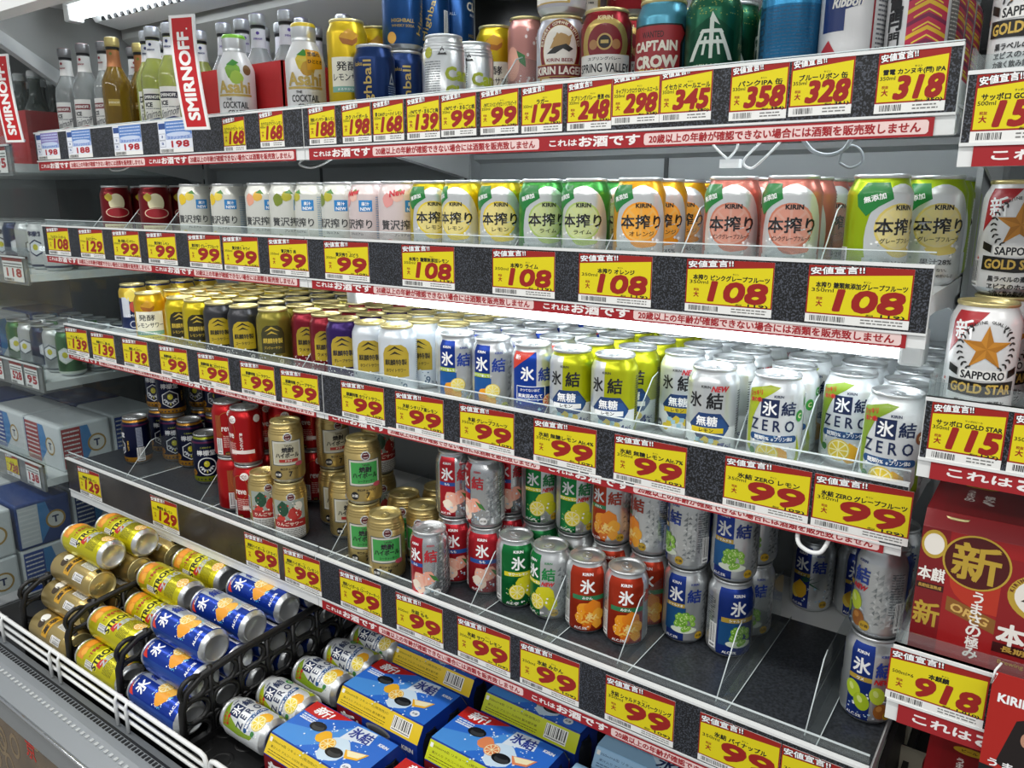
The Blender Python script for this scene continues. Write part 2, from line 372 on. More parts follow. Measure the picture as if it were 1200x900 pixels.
def f_lem(A):
    blob(A, H('#f0a224'), -8, 34, 13, 3, seed=2); slice_(A, 4, 42, 12, '#f2d52c', '#f7e36a', 4, .95); blob(A, H('#f4b843'), 2, 26, 9, 3, seed=8); A.rect(FO('#2d6fc0'), -31, 7, 2, 62, 1); splash(A, -2, 28, 21, 34, 21)
def f_blue(A):
    A.rect(FO('#1d55b4'), -31, 7, 34, 62, 1); slice_(A, 4, 42, 12, '#f2c02c', '#f2a63a', 4, .95); blob(A, H('#f0a224'), -10, 34, 11, 3, seed=4); blob(A, H('#f6c452'), 14, 30, 9, 3, seed=6)
    splash(A, 0, 36, 26, 60, 31, ('#bfe6ff', '#57c0f0', '#ffffff', '#8fd6c8'))
_RED, _BLU = '#b3202a', '#1c3590'
design('hk_peach', '350', M('foil_red_silver', '#c8cbcd', .9, .26), 's', hyo('#bd2430', '#23509c', 'もも', f_peach, alc='3', sake='#ecebea'), 'sour_can', 'red peach sour can')
design('hk_sour', '350', ALU, 's', hyo('#158240', '#d9cf20', 'サワーレモン', f_sour, alc='4', new=True, wide='#12763a'), 'sour_can', 'green lemon sour can')
design('hk_mikan', '350', ALU, 's', hyo('#b8371c', '#2c7a4c', 'みかん', f_mikan), 'sour_can', 'orange-red mandarin sour can')
design('hk_grape', '350', ALU, 's', hyo('#23409a', '#b99a3a', 'シャルドネ', f_grape), 'sour_can', 'blue and silver grape sour can')
design('hk_pine', '350', ALU, 's', hyo('#2a3f96', '#b99a3a', 'パイン', f_pine, c2='#28409a'), 'sour_can', 'blue and silver pineapple can')
design('hk_ume', '350', ALU, 's', hyo('#23409a', '#b99a3a', 'ウメ', f_ume, new=True), 'sour_can', 'blue and silver green-plum can')
design('hk_lemon', '350', ALU, 's', hyo('#1d3f9c', '#a8c428', 'シチリア産レモン', f_lem, alc='5', sake='#c6cc3a'), 'sour_can', 'blue and silver lemon can')
def a_gf(A, d):
    A.rect(FO('#1c49b4'), -34, 7, 34, 112, 1); A.rect(FO('#e3e6e8'), 6, 60, 34, 112, 2); A.poly(H('#d5402e'), [(-34, 112), (4, 112), (-34, 84)], 3)
    A.text(H('#ffffff'), '氷', -8, 80, 21, 4, .035, w=20); A.text(H('#1c3a98'), '結', 19, 79, 20, 4, .035, w=20); A.text(H('#ffffff'), '新!', -24, 104, 7, 5, .04)
    A.frame(H('#eef3f7'), -26, 40, 20, 61, 1.2, 4); A.text(H('#ffffff'), 'かつてないほど', -4, 55, 4.2, 4, .03, w=30); A.text(H('#ffffff'), '果実沼みたて', -4, 46, 6, 4, .04, w=38)
    slice_(A, 26, 38, 10, '#e79a3a', '#e2785a', 5); splash(A, -6, 24, 26, 60, 41, ('#7fc4f0', '#2f86dc', '#bfe2fa')); A.text(H('#ffffff'), 'ALC.5%', -20, 15, 4.2, 4, .04)
    facets(A, 36, 76, 16, 92, seed=11); barcode(A, -52, 14, 15, 40)
design('hk_gf', '350', ALU, 's', a_gf, 'sour_can', 'bright blue grapefruit sour can')
def hexagon(A, m, u, v, r, L, k=1.0, rot=0.0): A.poly(m, [(u+r*math.cos(PI/3*i+rot), v+k*r*math.sin(PI/3*i+rot)) for i in range(6)], L)
def mutou(base, alc, new, band):
    def art(A, d):
        A.rect(FO('#dfe3e2'), -40, 7, -9, 113, 1); A.rect(FO(base), -9, 46, 40, 113, 1); A.rect(H('#e9eeee'), -40, 7, 40, 46, 1)
        A.text(H(K_), '氷', -20, 81, 20, 4, .03, w=18); A.text(H(K_), '結', 6, 81, 21, 4, .035, w=20); A.text(H('#333333'), 'KIRIN', -6, 99, 3.2, 4, .03, w=12)
        hexagon(A, H('#183a6e'), 0, 47, 28, 2, .72); hexagon(A, H('#224f8c'), 8, 44, 19, 3, .8)
        A.text(H('#ffffff'), '無糖', -3, 54, 13, 5, .03, w=27); A.rect(H(band), -24, 38, 19, 45, 4); A.text(H(K_ if band != '#183a6e' else '#ffffff'), 'レモン', -3, 41.5, 4.6, 5, .03, w=18)
        for u, v in ((-14, 22), (-4, 28), (10, 24), (-20, 16)): blob(A, H('#e6cb3c'), u, v, 5.5, 4, seed=int(u+50)); 
        for u, v in ((-8, 24), (0, 19), (-14, 28), (4, 28)): A.rect(H('#a9d4e4'), u-3, v-3, u+3, v+3, 5)
        A.text(H('#21377e'), alc, 17, 18, 13, 5, .05); A.text(H('#21377e'), 'ALC', 27, 21, 4, 5, .05); A.text(H('#21377e'), '%', 27, 14.5, 4.4, 5, .05)
        facets(A, 42, 84, 12, 92, seed=8, cols=('#f1f3f3', '#cfd5d8', '#dfe4e6', '#bac2c7') if new else ('#e3e8c0', '#c8d25a', '#d9df8e', '#b8c44a'))
        A.lines(H('#39404a'), 40, 92, 52, 18, 3.4, 1.0, 3, random.Random(9)); barcode(A, -60, 14, 16, 34); osake(A, -34+0, 18, 6.5, '#4a545a', '#ffffff')
        A.poly(H('#6aa6d8'), [(-72, 108), (-44, 108), (-72, 86)], 2)
        if new: A.text(H('#c8202a'), 'NEW', 12, 97, 7, 6, .05, shear=.3, w=20)
    return art
design('mu4', '350', FO('#c3c81c'), 's', mutou('#c3c81c', '4', False, '#ffffff'), 'sour_can', 'yellow-green sugar-free lemon can')
design('mu7', '350', M('pearl_white', '#e6eaec', .35, .3), 's', mutou('#d8dcdd', '7', True, '#e2c81e'), 'sour_can', 'white and navy sugar-free lemon can')
def zero(sw, c1, c2, cs):
    def art(A, d):
        A.poly(H(sw), [(-34, 104), (-4, 112), (10, 110), (-14, 92), (-24, 70), (-28, 44), (-25, 22), (-34, 30), (-38, 60)], 1)
        A.text(H('#c81e28'), 'スッキリ', -22, 100, 6.5, 4, .05, w=20, rot=.25); A.text(H('#c81e28'), '果汁感!', -21, 92, 5.5, 4, .05, w=18, rot=.15)
        A.rect(H('#14264f'), -13, 72, 9, 95, 2); A.text(H('#ffffff'), '氷', -2, 83.5, 18, 4, .03, w=17); A.text(H('#14264f'), '結', 21, 84, 17, 4, .03, w=18); A.text(H('#14264f'), 'KIRIN', 8, 99, 3, 4, .04, w=11)
        A.text(H('#14264f'), 'Z E R O', 2, 61.5, 14, 4, .025, w=55)
        A.ell(H('#1d4c82'), -22, 45, 5, 4.5, 2); A.ell(H('#1d4c82'), 30, 45, 5, 4.5, 2); A.rect(H('#1d4c82'), -22, 40.5, 30, 49.5, 2)
        A.text(H('#ffffff'), '糖類0%', -10, 45, 5.4, 4, .03, w=19); A.text(H('#ffffff'), 'プリン体0', 17, 45, 5.4, 4, .03, w=22)
        blob(A, H(c2), 12, 22, 13, 3, seed=3); slice_(A, -2, 25, 14, c1, c1, 4); blob(A, H('#3d8040'), -22, 26, 5, 3, seed=8)
        splash(A, 0, 28, 26, 40, 17, ('#cfd8de', '#8fb2cc', '#ffffff')); A.ell(H(cs), 38, 74, 6.5, 7.5, 4); A.text(H('#f4e9c0'), 'C', 38, 74, 6, 5, .05)
        A.poly(H(sw), [(36, 50), (43, 30), (44, 8), (30, 8), (37, 22)], 1)
        A.rect(H('#8e8f86'), 56, 60, 72, 96, 2); A.lines(H('#e8e8e2'), 57, 92, 71, 14, 2.4, .9, 3, random.Random(6)); A.rect(H('#e0b24a'), 56, 44, 72, 58, 2); barcode(A, 55, 12, 17, 30, True)
        facets(A, 76, 100, 12, 90, seed=21, cols=('#f3f5f5', '#ced4d8', '#dfe4e7'))
        A.ell(H('#3a9a3c'), 52, 90, 5, 6, 3); A.text(H('#ffffff'), 'C', 52, 90, 5, 4, .05); A.poly(H(sw), [(-104, 104), (-88, 110), (-92, 70), (-100, 30)], 1); osake(A, 50, 18, 6, '#d9dde0', '#333')
    return art
design('zero_l', '350', M('pearl_white', '#e6eaec', .35, .3), 's', zero('#a8b818', '#ead22e', '#eda928', '#3a9a3c'), 'sour_can', 'white zero-sugar lemon can')
design('zero_g', '350', M('pearl_white', '#e6eaec', .35, .3), 's', zero('#7f9c22', '#e3c93c', '#efb42c', '#8a4a1e'), 'sour_can', 'white zero-sugar grapefruit can')

def honsh(base, rind, flesh, name, pct, badge='#1d7a36'):
    pale = '#'+''.join('%02x' % int((int(rind[i:i+2], 16)+int(flesh[i:i+2], 16)*2+220)/4) for i in (1, 3, 5))
    def art(A, d):
        A.ell(FO('#e3e6e6'), 4, 54, 38, 58, 1, 30); A.rect(FO('#dde1e1'), -34, 7, 42, 34, 1)
        slice_(A, 2, 66, 27, rind, flesh, 2, .95, 0, pale); blob(A, H(rind), 8, 40, 20, 2, seed=4, k=.28)
        for i in range(5): A.ell(H('#7d8a8c'), 4, 46-i*2.2, 30-i*2, 5, 3, 14, rot=.12, a0=PI*1.08, a1=PI*1.12)
        splash(A, 2, 46, 30, 26, 14, ('#c9d2d4', '#ffffff', '#aab7ba'), 4)
        A.poly(H(badge), [(-38, 113), (-12, 113), (-8, 96), (-22, 88), (-34, 78), (-44, 88), (-46, 100)], 3); A.text(H('#ffffff'), '無添加', -27, 97, 6.5, 4, .03, rot=.25, w=22)
        A.text(H(K_), 'KIRIN', 5, 87, 5, 6, .05, w=19); A.text(H(K_), '本搾り', 3, 67, 17, 6, .03, w=54, sx=1); A.text(H(K_), name, 4, 52, 5.5, 6, .015, w=min(44, 8*len(name)))
        A.text(H(K_), '果汁'+pct+'%', 3, 27, 7, 6, .01, w=34); A.text(H(K_), '何も足さない。', 0, 18, 4, 6, .01, w=30); A.text(H(K_), '果実そのままのおいしさ', 2, 11.5, 4, 6, .01, w=44)
        A.lines(H('#33402a'), 60, 104, 82, 24, 3.6, 1.1, 3, random.Random(3)); A.ring(H('#33402a'), 70, 108, 3, 3.6, 3); barcode(A, -74, 12, 20, 32)
    return art
design('hs_lemon', '350', FO('#cdb91a'), 's', honsh('#cdb91a', '#e3c93a', '#ead98a', 'レモン', '12'), 'juice_sour_can', 'yellow lemon juice sour can')
design('hs_lime', '350', FO('#3f9440'), 's', honsh('#3f9440', '#a8bf6a', '#c5cf90', 'ライム', '13'), 'juice_sour_can', 'green lime juice sour can')
design('hs_orange', '350', FO('#e2a21c'), 's', honsh('#e2a21c', '#ef9a1c', '#f2a93a', 'オレンジ', '45'), 'juice_sour_can', 'orange juice sour can')
design('hs_pink', '350', FO('#c97a6c'), 's', honsh('#c97a6c', '#c67a62', '#cf8f7c', 'ピンクグレープフルーツ', '29'), 'juice_sour_can', 'pink grapefruit juice sour can')
design('hs_gf', '350', FO('#a9c41c'), 's', honsh('#a9c41c', '#d9c56a', '#e4d58e', 'グレープフルーツ', '28'), 'juice_sour_can', 'lime-green grapefruit juice sour can')
def zeit(c1, c2, pale='#eceeec', new=False):
    def art(A, d):
        blob(A, H(c1), -16, 92, 11, 2, seed=4); blob(A, H(c2), 0, 98, 9, 2, seed=6); A.poly(H('#4b8a3c'), [(-4, 104), (6, 110), (12, 102)], 3)
        A.rect(H('#2f86c8'), 12, 74, 34, 92, 2); A.text(H('#ffffff'), '果汁', 23, 86, 6, 4, .03); A.text(H('#ffffff'), 'NEW', 23, 78, 5, 4, .04)
        A.text(H('#2b2e30'), '贅沢搾り', 2, 54, 15, 4, .015, w=62); A.lines(H('#7da3c4'), 40, 96, 66, 22, 3.6, 1.2, 2, random.Random(7)); A.lines(H('#8b9396'), -66, 96, -44, 22, 3.6, 1.2, 2, random.Random(8))
        A.ell(H(c1), -14, 22, 9, 10, 2); A.ell(H('#f4efd8'), -14, 22, 6.5, 7.5, 3); A.ell(H(c2), -14, 22, 3, 4, 4); barcode(A, 70, 12, 18, 26); A.text(H('#44494c'), 'プレミアム', 6, 38, 4, 4, .02, w=24)
        if new: A.text(H('#d02a3a'), 'New', 0, 104, 9, 5, .05, rot=.2, shear=.2)
    return art
PEARL = M('cream_pearl', '#dfe0d8', .35, .3)
design('zs_lemon', '350', PEARL, 's', zeit('#e3c22a', '#edd456'), 'fruit_sour_can', 'white lemon fruit sour can')
design('zs_pink', '350', PEARL, 's', zeit('#e6a38a', '#e8b84c'), 'fruit_sour_can', 'white pink-grapefruit fruit sour can')
design('zs_kiwi', '350', PEARL, 's', zeit('#7a8a32', '#b8b23a'), 'fruit_sour_can', 'white kiwi fruit sour can')
design('zs_peach', '350', M('pearl_rose', '#e4d4d2', .35, .3), 's', zeit('#e39a96', '#efc0b0', new=True), 'fruit_sour_can', 'pale rose peach fruit sour can')
def a_apple(A, d):
    A.ell(H('#e8e0b8'), 0, 84, 17, 20, 1); A.ell(H('#9d1d28'), 0, 62, 28, 12, 2); A.ring(H('#e9dfc0'), 0, 62, 24, 26, 3, k=.42);
    blob(A, H('#c8b13a'), -16, 96, 9, 2, seed=3); A.rect(H('#dcd2a8'), -34, 8, 34, 36, 1); A.lines(H('#6d1a20'), -28, 30, 28, 6, 3.6, 1.2, 3, random.Random(3)); barcode(A, 52, 12, 16, 34)
design('redgold', '350', FO('#7a1a20'), 's', a_apple, 'sour_can', 'dark red and gold sour can')
def a_redcan(A, d):
    A.ell(H('#f2efec'), 6, 100, 9, 8, 2, rot=.1); A.lines(H('#7a1216'), 0, 103, 12, 4, 2.4, .9, 3, random.Random(2)); A.text(H('#f4e6e2'), 'reve', -4, 66, 9, 3, .04, w=24); A.text(H('#f4e6e2'), '麹レモンサワー', 24, 70, 6, 3, .03, vert=True)
    A.rect(FO('#b05a34'), -30, 48, -17, 96, 1); barcode(A, -30, 10, 13, 36); A.ell(H('#3a1608'), -7, 12, 6, 5, 3); A.text(H('#d9a83a'), 'お酒', -7, 12, 4, 4, .02)
    A.ring(FO('#c8733a'), -6, 76, 17, 17.8, 2, k=1.5); A.lines(H('#f0c8c0'), -14, 50, 12, 8, 3.4, 1.1, 3, random.Random(5)); A.ell(H('#f2efec'), 60, 100, 9, 8, 2)
design('redcan', '350', FO('#b4161b'), 's', a_redcan, 'sour_can', 'plain red sour can with white seal')
def a_ldou(hexa, foot):
    def art(A, d):
        A.rect(FO(foot), -104, 7, 104, 21, 1); A.rect(FO('#5a2248'), -104, 102, 104, 106, 1); A.rect(FO(foot), -104, 111, 104, 116, 1)
        A.text(H('#e6e7ea'), '檸檬堂', 0, 79, 13, 3, .035, w=42); A.text(H('#b8bf4a'), 'こだわりの', 0, 92, 4, 3, .03, w=24)
        if hexa:
            hexagon(A, H('#e9ebee'), 0, 46, 23, 2, 1.0, PI/6); hexagon(A, H('#101632'), 0, 46, 20.5, 3, 1.0, PI/6)
        else: A.ring(H('#e9ebee'), 0, 46, 19.5, 22, 3)
        A.ell(H('#cfc62a'), 0, 52, 6.5, 7.5, 4); A.ell(H('#e9e27a'), -2, 54, 2, 2.5, 5)
        for i in range(7):
            a = PI*1.08+i*PI*.84/6
            A.ell(H('#dfe2e6'), 14*math.cos(a), 48+14*math.sin(a), 3.4, 1.8, 4, 8, rot=a); A.ell(H('#dfe2e6'), 9.5*math.cos(a), 45+9*math.sin(a), 2.6, 1.4, 4, 8, rot=a)
        A.rect(H('#cfc62a'), -1.3, 30, 1.3, 36, 4); A.text(H('#c9a03a'), '定番レモン', 30, 62, 5, 3, .03, vert=True); A.ell(FO('#c88a2a'), -34, 30, 8, 8, 3); A.text(H('#20142a'), '果汁', -34, 30, 4.5, 4, .03)
        A.rect(H('#8f96a8'), 52, 48, 66, 98, 2); A.lines(H('#2a3050'), 53, 94, 65, 15, 3, 1, 3, random.Random(4)); barcode(A, 50, 10, 18, 36)
        for i in range(6): A.ell(H('#1a1c2a'), -24+i*9, 14, 2.4, 2, 3, 8)
    return art
design('ldou', '350', FO('#12183a'), 's', a_ldou(True, '#b4802a'), 'lemon_sour_can', 'navy lemon can with orange foot')
design('ldou_g', '350', FO('#12183a'), 's', a_ldou(False, '#8f9722'), 'lemon_sour_can', 'navy lemon can with olive-green foot')
def a_hb(lab, kind):
    def art(A, d):
        A.ell(H('#5a1c24'), 6, 95, 7, 7, 4); A.ring(H('#b9bfc0'), 6, 95, 6.4, 8.6, 5); A.rect(H('#e8d9d0'), 2.6, 91.5, 9.4, 98.5, 6); A.text(H('#5a1c24'), '寶', 6, 95, 5.5, 7, .03)
        if kind == 'label':
            A.frame(H('#5c5f58'), -27, 38, 33, 88, 1.6, 3); A.rect(H('#c9c8bc'), -26, 39, 32, 87, 1); A.rect(H(lab), -22, 43, 28, 83, 2)
            A.text(H('#3a3a34'), 'TaKaRa', 6, 78.5, 3.6, 4, .03, w=14); A.text(H(K_), '焼酎', 5, 70, 10, 5, .05, w=22); A.text(H(K_), 'ハイボール', 4, 59, 9.5, 5, .05, w=44)
            if lab != '#3f9c4c': A.rect(H('#a8322a'), -12, 45, 24, 51, 4); A.text(H('#f3ece0'), 'ドライ', 6, 48, 4, 5, .03)
            else: A.text(H('#123a1a'), 'シークァーサー', 6, 48, 5, 5, .04, w=30)
            A.ell(H('#b64a5a'), 26, 40, 8, 4.5, 5); A.text(H(K_), '辛口チューハイ', 6, 31, 4.6, 4, .03, w=34); A.text(H(K_), '7', 8, 21, 10, 4, .03)
            A.ell(H(K_), -16, 20, 7.5, 7.5, 4); A.text(H('#f2efe6'), 'お酒', -16, 20, 5, 5, .03, w=11); A.lines(H('#4a452f'), -44, 90, -33, 20, 3.4, 1, 2, random.Random(4))
        else:
            A.rect(H('#9aa39a'), -32, 38, 34, 89, 1); blob(A, H('#1f4a34'), -10, 72, 12, 3, seed=3, k=1.3); blob(A, H('#b8342e'), 12, 60, 14, 2, seed=6); blob(A, H('#e4ded0'), 20, 76, 10, 2, seed=8); blob(A, H('#c43a30'), -16, 52, 10, 2, seed=9); splash(A, 0, 62, 26, 40, 23, ('#f2e8dc', '#c83a30', '#2f5a3c'), 4)
            A.rect(H('#a02626'), -32, 32, 34, 48, 4); A.text(H('#f6ead8'), 'りんごサワー', 1, 40, 7, 5, .03, w=52); A.rect(H('#d8d8d4'), -32, 8, 34, 32, 3); A.lines(H('#4a4a48'), -30, 28, 32, 7, 3, 1.2, 5, random.Random(4)); barcode(A, -52, 40, 16, 36); barcode(A, -52, 8, 16, 16)
        barcode(A, 60, 12, 18, 40)
    return art
GOLDB = M('gold_can_body', '#c4ad70', .8, .3)
design('hb_dry', 'bead', GOLDB, 'g', a_hb('#b9b49c', 'label'), 'highball_can', 'gold highball can with grey framed label')
design('hb_green', 'bead', GOLDB, 'g', a_hb('#3f9c4c', 'label'), 'highball_can', 'gold highball can with green framed label')
design('hb_apple', 'bead', GOLDB, 'g', a_hb('#b33', 'art'), 'sour_can', 'gold can with red apple picture')
def a_toku(lab, bg2, word, num, ink='#c9ae3c'):
    def art(A, d):
        A.poly(H(lab), [(-22, 36), (24, 36), (24, 76), (20, 86), (11, 92), (-9, 92), (-18, 86), (-22, 76)], 2); A.poly(H(ink), [(-14, 80), (0, 90), (16, 80), (10, 82), (0, 86), (-8, 82)], 3); A.poly(H(ink), [(-10, 74), (0, 81), (12, 74), (0, 77)], 3)
        A.text(H(ink), '麒麟特製', 1, 62, 10, 4, .035, w=38); A.text(H(ink), word, 1, 48, 6, 4, .03, w=34)
        A.text(H(bg2), num, 16, 18, 13, 4, .02); A.text(H(bg2), '%', 24, 14, 4, 4, .02); splash(A, -4, 20, 26, 40, 19, ('#e8eaec', bg2), 2); A.lines(H(bg2), 44, 96, 64, 20, 3.5, 1.1, 2, random.Random(4)); osake(A, -38, 14, 6.5, '#555a5e', '#fff')
    return art
design('tk_yel', '350', FO('#d2bb22'), 'g', a_toku('#2a2610', '#3a3412', 'レモンサワー', '9'), 'special_sour_can', 'yellow lemon special sour can')
design('tk_blk', '350', M('dark_steel_can', '#47474a', .75, .3), 'g', a_toku('#b9a022', '#e0e0de', 'コーラサワー', '9', '#1a1812'), 'special_sour_can', 'grey-black cola special sour can')
design('tk_gold', '350', FO('#8e8434'), 'g', a_toku('#3a3718', '#d8cf9a', 'ジンジャーサワー', '9'), 'special_sour_can', 'olive-gold special sour can')
design('tk_red', '350', FO('#8a1e2e'), 'g', a_toku('#b9a022', '#f0d8d6', 'ウメサワー', '9', '#2a1a10'), 'special_sour_can', 'wine-red special sour can')
design('tk_pur', '350', FO('#3a2464'), 'g', a_toku('#b39a2c', '#dcd2ee', 'グレープサワー', '9', '#1a1226'), 'special_sour_can', 'purple grape special sour can')
design('tk_wht', '350', M('pearl_ice', '#dfe6ec', .4, .3), 'g', a_toku('#b39a2c', '#54708c', 'ホワイトサワー', '9', '#2a2412'), 'special_sour_can', 'icy white special sour can')
def a_hakko(A, d):
    blob(A, H('#a8641e'), 0, 90+d, 15, 2, seed=5, k=.7); A.poly(H('#d9a02a'), [(-16, 92+d), (0, 106+d), (18, 96+d), (6, 88+d)], 3); d = d*.62; A.rect(H('#f2efdc'), -32, 34+d, 34, 80+d, 1); A.text(H(K_), '発酵', -4, 66+d, 14, 4, .015, w=36); A.text(H(K_), 'レモンサワー', 2, 49+d, 11, 4, .015, w=60)
    A.rect(H('#7fb4a4'), -32, 26+d, 34, 35+d, 2); A.text(H('#ffffff'), 'まろやかな味わい', 1, 30.5+d, 4, 4, .02, w=44); A.rect(H('#dcd23a'), -32, 14, 34, 26, 2); A.text(H('#4a4210'), 'じわ〜っとあふれる', 1, 20, 4, 4, .02, w=46); barcode(A, 56, 12, 14, 32)
design('hakko', '350', FO('#dfb21e'), 'g', a_hakko, 'lemon_sour_can', 'bright yellow fermented lemon can')
design('hakko500', '500', FO('#d5b620'), 'g', a_hakko, 'lemon_sour_can', 'tall yellow fermented lemon can')
def a_navy5(A, d):
    A.rect(FO('#d9b43a'), -60, 88+d, 60, 113+d, 1); blob(A, H('#e8cf5a'), 0, 96+d, 16, 2, seed=3); A.rect(H('#c9cbd4'), -26, 40, -6, 90, 2); A.ell(H('#b8483a'), 4, 66, 10, 14, 2); A.ring(H('#c8cbd6'), 0, 22, 7, 9, 2); A.text(H('#e4e6ee'), 'LEMON', 0, 44, 7, 3, .03, w=34)
design('navyyel', '350', FO('#2a3560'), 'g', a_navy5, 'lemon_sour_can', 'navy and yellow lemon can')
# top shelf
def a_highb(A, d):
    A.text(M('gold_print', '#c8ae62', .5, .35), 'highball', -6, 56, 17, 4, .02, rot=PI/2, w=82); A.text(M('gold_print', '#c8ae62', .5, .35), 'kaku', -24, 92, 6, 4, .02); A.poly(H('#9aa0a8'), [(28, 62), (40, 62), (34, 80)], 2); A.poly(FO('#17305e'), [(31, 65), (37, 65), (34, 74)], 3); A.lines(H('#8da0c0'), 26, 58, 48, 12, 3.4, 1, 2, random.Random(4)); A.ell(H('#d9a23a'), -40, 34, 8, 8, 2)
design('highb', '350', FO('#143062'), 's', a_highb, 'highball_can', 'navy whisky highball can')
def a_milan(A, d):
    g = M('gold_print', '#c8ae62', .5, .35); A.text(H('#e8e4d4'), 'CLAN', 0, 92, 14, 4, .04, w=44); A.text(H('#d8dce4'), 'PREMIUM', 0, 78, 4, 4, .03, w=30); A.text(g, 'HIGHBALL', 0, 44, 5.5, 4, .03, w=38); A.text(g, 'WHISKY SODA', 0, 36, 4, 4, .02, w=38)
    A.text(g, 'Highball', 40, 60, 12, 4, .01, rot=PI/2-.3, w=76); A.ell(H('#d9a23a'), -20, 18, 8, 9, 2); barcode(A, 66, 24, 12, 50); A.text(H('#c9d2dc'), 'HIGHBALL', -60, 78, 5, 3, .02, w=34)
design('milan', '350', FO('#1f4d86'), 's', a_milan, 'highball_can', 'blue highball can with gold script')
def a_silver(A, d):
    A.poly(H(K_), [(-6, 92), (8, 92), (1, 104)], 3); A.poly(FO('#c8cbcd'), [(-2, 94.5), (4, 94.5), (1, 100)], 4); A.text(H('#a9b432'), 'Can', 26, 66, 18, 3, .06, w=40); A.text(H('#a9b432'), 'Chu', 26, 40, 18, 3, .06, w=40); A.ell(H('#bcbf3a'), -22, 96, 7, 8, 2); A.lines(H('#6c7276'), -30, 82, -2, 20, 3.4, 1.1, 2, random.Random(4)); A.ell(H('#3a3a34'), 74, 92, 8, 8, 2)
design('silver', 'bead', ALU, 's', a_silver, 'sour_can', 'silver can with lime-green lettering')
def a_slimpeach(A, d):
    A.poly(H('#3d7a40'), [(-14, 116), (2, 108), (4, 90), (-8, 98)], 3); A.ell(H('#f0b09a'), -24, 96, 16, 26, 2); 
    for i in range(9): q = random.Random(i); A.ell(H('#f6e4e0'), q.uniform(0, 30), q.uniform(60, 150), 2.4, 2.8, 3); 
    A.text(H('#f4ece8'), 'もも', 0, 56, 16, 3, .04, w=30); splash(A, 0, 60, 24, 40, 9, ('#ffffff', '#e8d4d0', '#c8b4b4'))
design('slimpeach', 'slim', FO('#d2938a'), 'g', a_slimpeach, 'peach_drink_can', 'tall slim pink peach can')
def lagerish(A, m1, m2): pass
def a_lager(A, d):
    r = '#7c1c22'; g = H('#c2a25a'); A.ell(g, 0, 70, 31, 40, 1, 36); A.ell(H(r), 0, 70, 30, 38.6, 2, 36); A.ell(g, 0, 70, 24.5, 32, 3, 30); A.ell(H('#eee9df'), 0, 70, 23.5, 31, 4, 30)
    for i, ch in enumerate('BREWERY COMPANY LIMITED'):
        a = PI*.93-i*PI*.86/22; A.text(H('#efe3c8'), ch, 27.2*math.cos(a), 70+35*math.sin(a), 4, 4, .03, rot=a-PI/2)
    blob(A, H('#b8925a'), 3, 82, 13, 5, seed=4, k=.7); A.poly(H('#2c2a28'), [(-18, 66), (-8, 74), (8, 78), (18, 72), (12, 68), (4, 72), (-6, 66)], 6); A.poly(H('#b8925a'), [(-14, 72), (-4, 92), (6, 84), (16, 90), (12, 76)], 5); A.text(H('#8a2228'), 'KIRIN BEER', 0, 58, 4, 6, .03, w=36)
    A.rect(g, -37, 37, 37, 53, 7); A.rect(H(r), -36.4, 38, 36.4, 52, 8); A.text(H('#f4efe2'), 'KIRIN LAGER', 0, 45, 9.5, 9, .05, w=68); A.rect(g, -31, 6, 31, 37, 1); A.rect(H('#eee9df'), -27, 8, 27, 35, 2)
    for i, t in enumerate(('The legendary KIRIN is', 'a symbol of festivity', 'and happiness since 1888')): A.text(H(K_), t, 0, 30-i*6, 3.6, 4, .03, w=42)
    A.p = [(m, [(u, v+7) for u, v in vs], fs, L) for m, vs, fs, L in A.p]
design('lager', '350', M('lilac_silver_can', '#c4c3cb', .5, .3), 'g', a_lager, 'beer_can', 'silver lager can with oval red label')
def a_spring(A, d):
    g = FO('#c3a862'); A.ell(g, 0, 74, 34, 32, 1, 30); A.ell(H('#7e1620'), 0, 74, 24, 24, 2, 28); A.ring(H('#c3a862'), 0, 76, 8, 10, 3); A.ell(H('#1e1a18'), 0, 76, 7.6, 7.6, 3); A.rect(H('#c3a862'), -5, 74, 5, 78, 4)
    A.ell(H('#a87a4a'), -15, 73, 6, 6, 3); A.ell(H('#a87a4a'), 15, 73, 6, 6, 3); A.text(H('#e8d6a8'), 'KIRIN', 0, 105, 5, 3, .05, w=20); A.rect(g, 28, 8, 38, 62, 1); A.rect(g, -38, 8, -28, 62, 1)
    A.rect(H('#e4e2dc'), -38, 36, 38, 61, 4); A.text(H(K_), 'SPRING VALLEY', 0, 45, 10.5, 5, .03, w=72); A.text(H(K_), 'スプリングバレー', 0, 56, 4, 5, .03, w=44); A.text(H('#efe0d0'), '豊潤', 0, 22, 9, 5, .02, w=21); A.rect(H('#efe0d0'), -24, 22, -16, 23, 5); A.rect(H('#efe0d0'), 16, 22, 24, 23, 5); A.rect(H('#5a6a2c'), 44, 60, 58, 104, 2); A.lines(H('#d2c88a'), 45, 100, 57, 12, 3.4, 1, 3, random.Random(4))
    A.p = [(m, [(u, v+4) for u, v in vs], fs, L) for m, vs, fs, L in A.p]
design('spring', '350', FO('#8c1822'), 'g', a_spring, 'beer_can', 'red craft beer can with cream band')
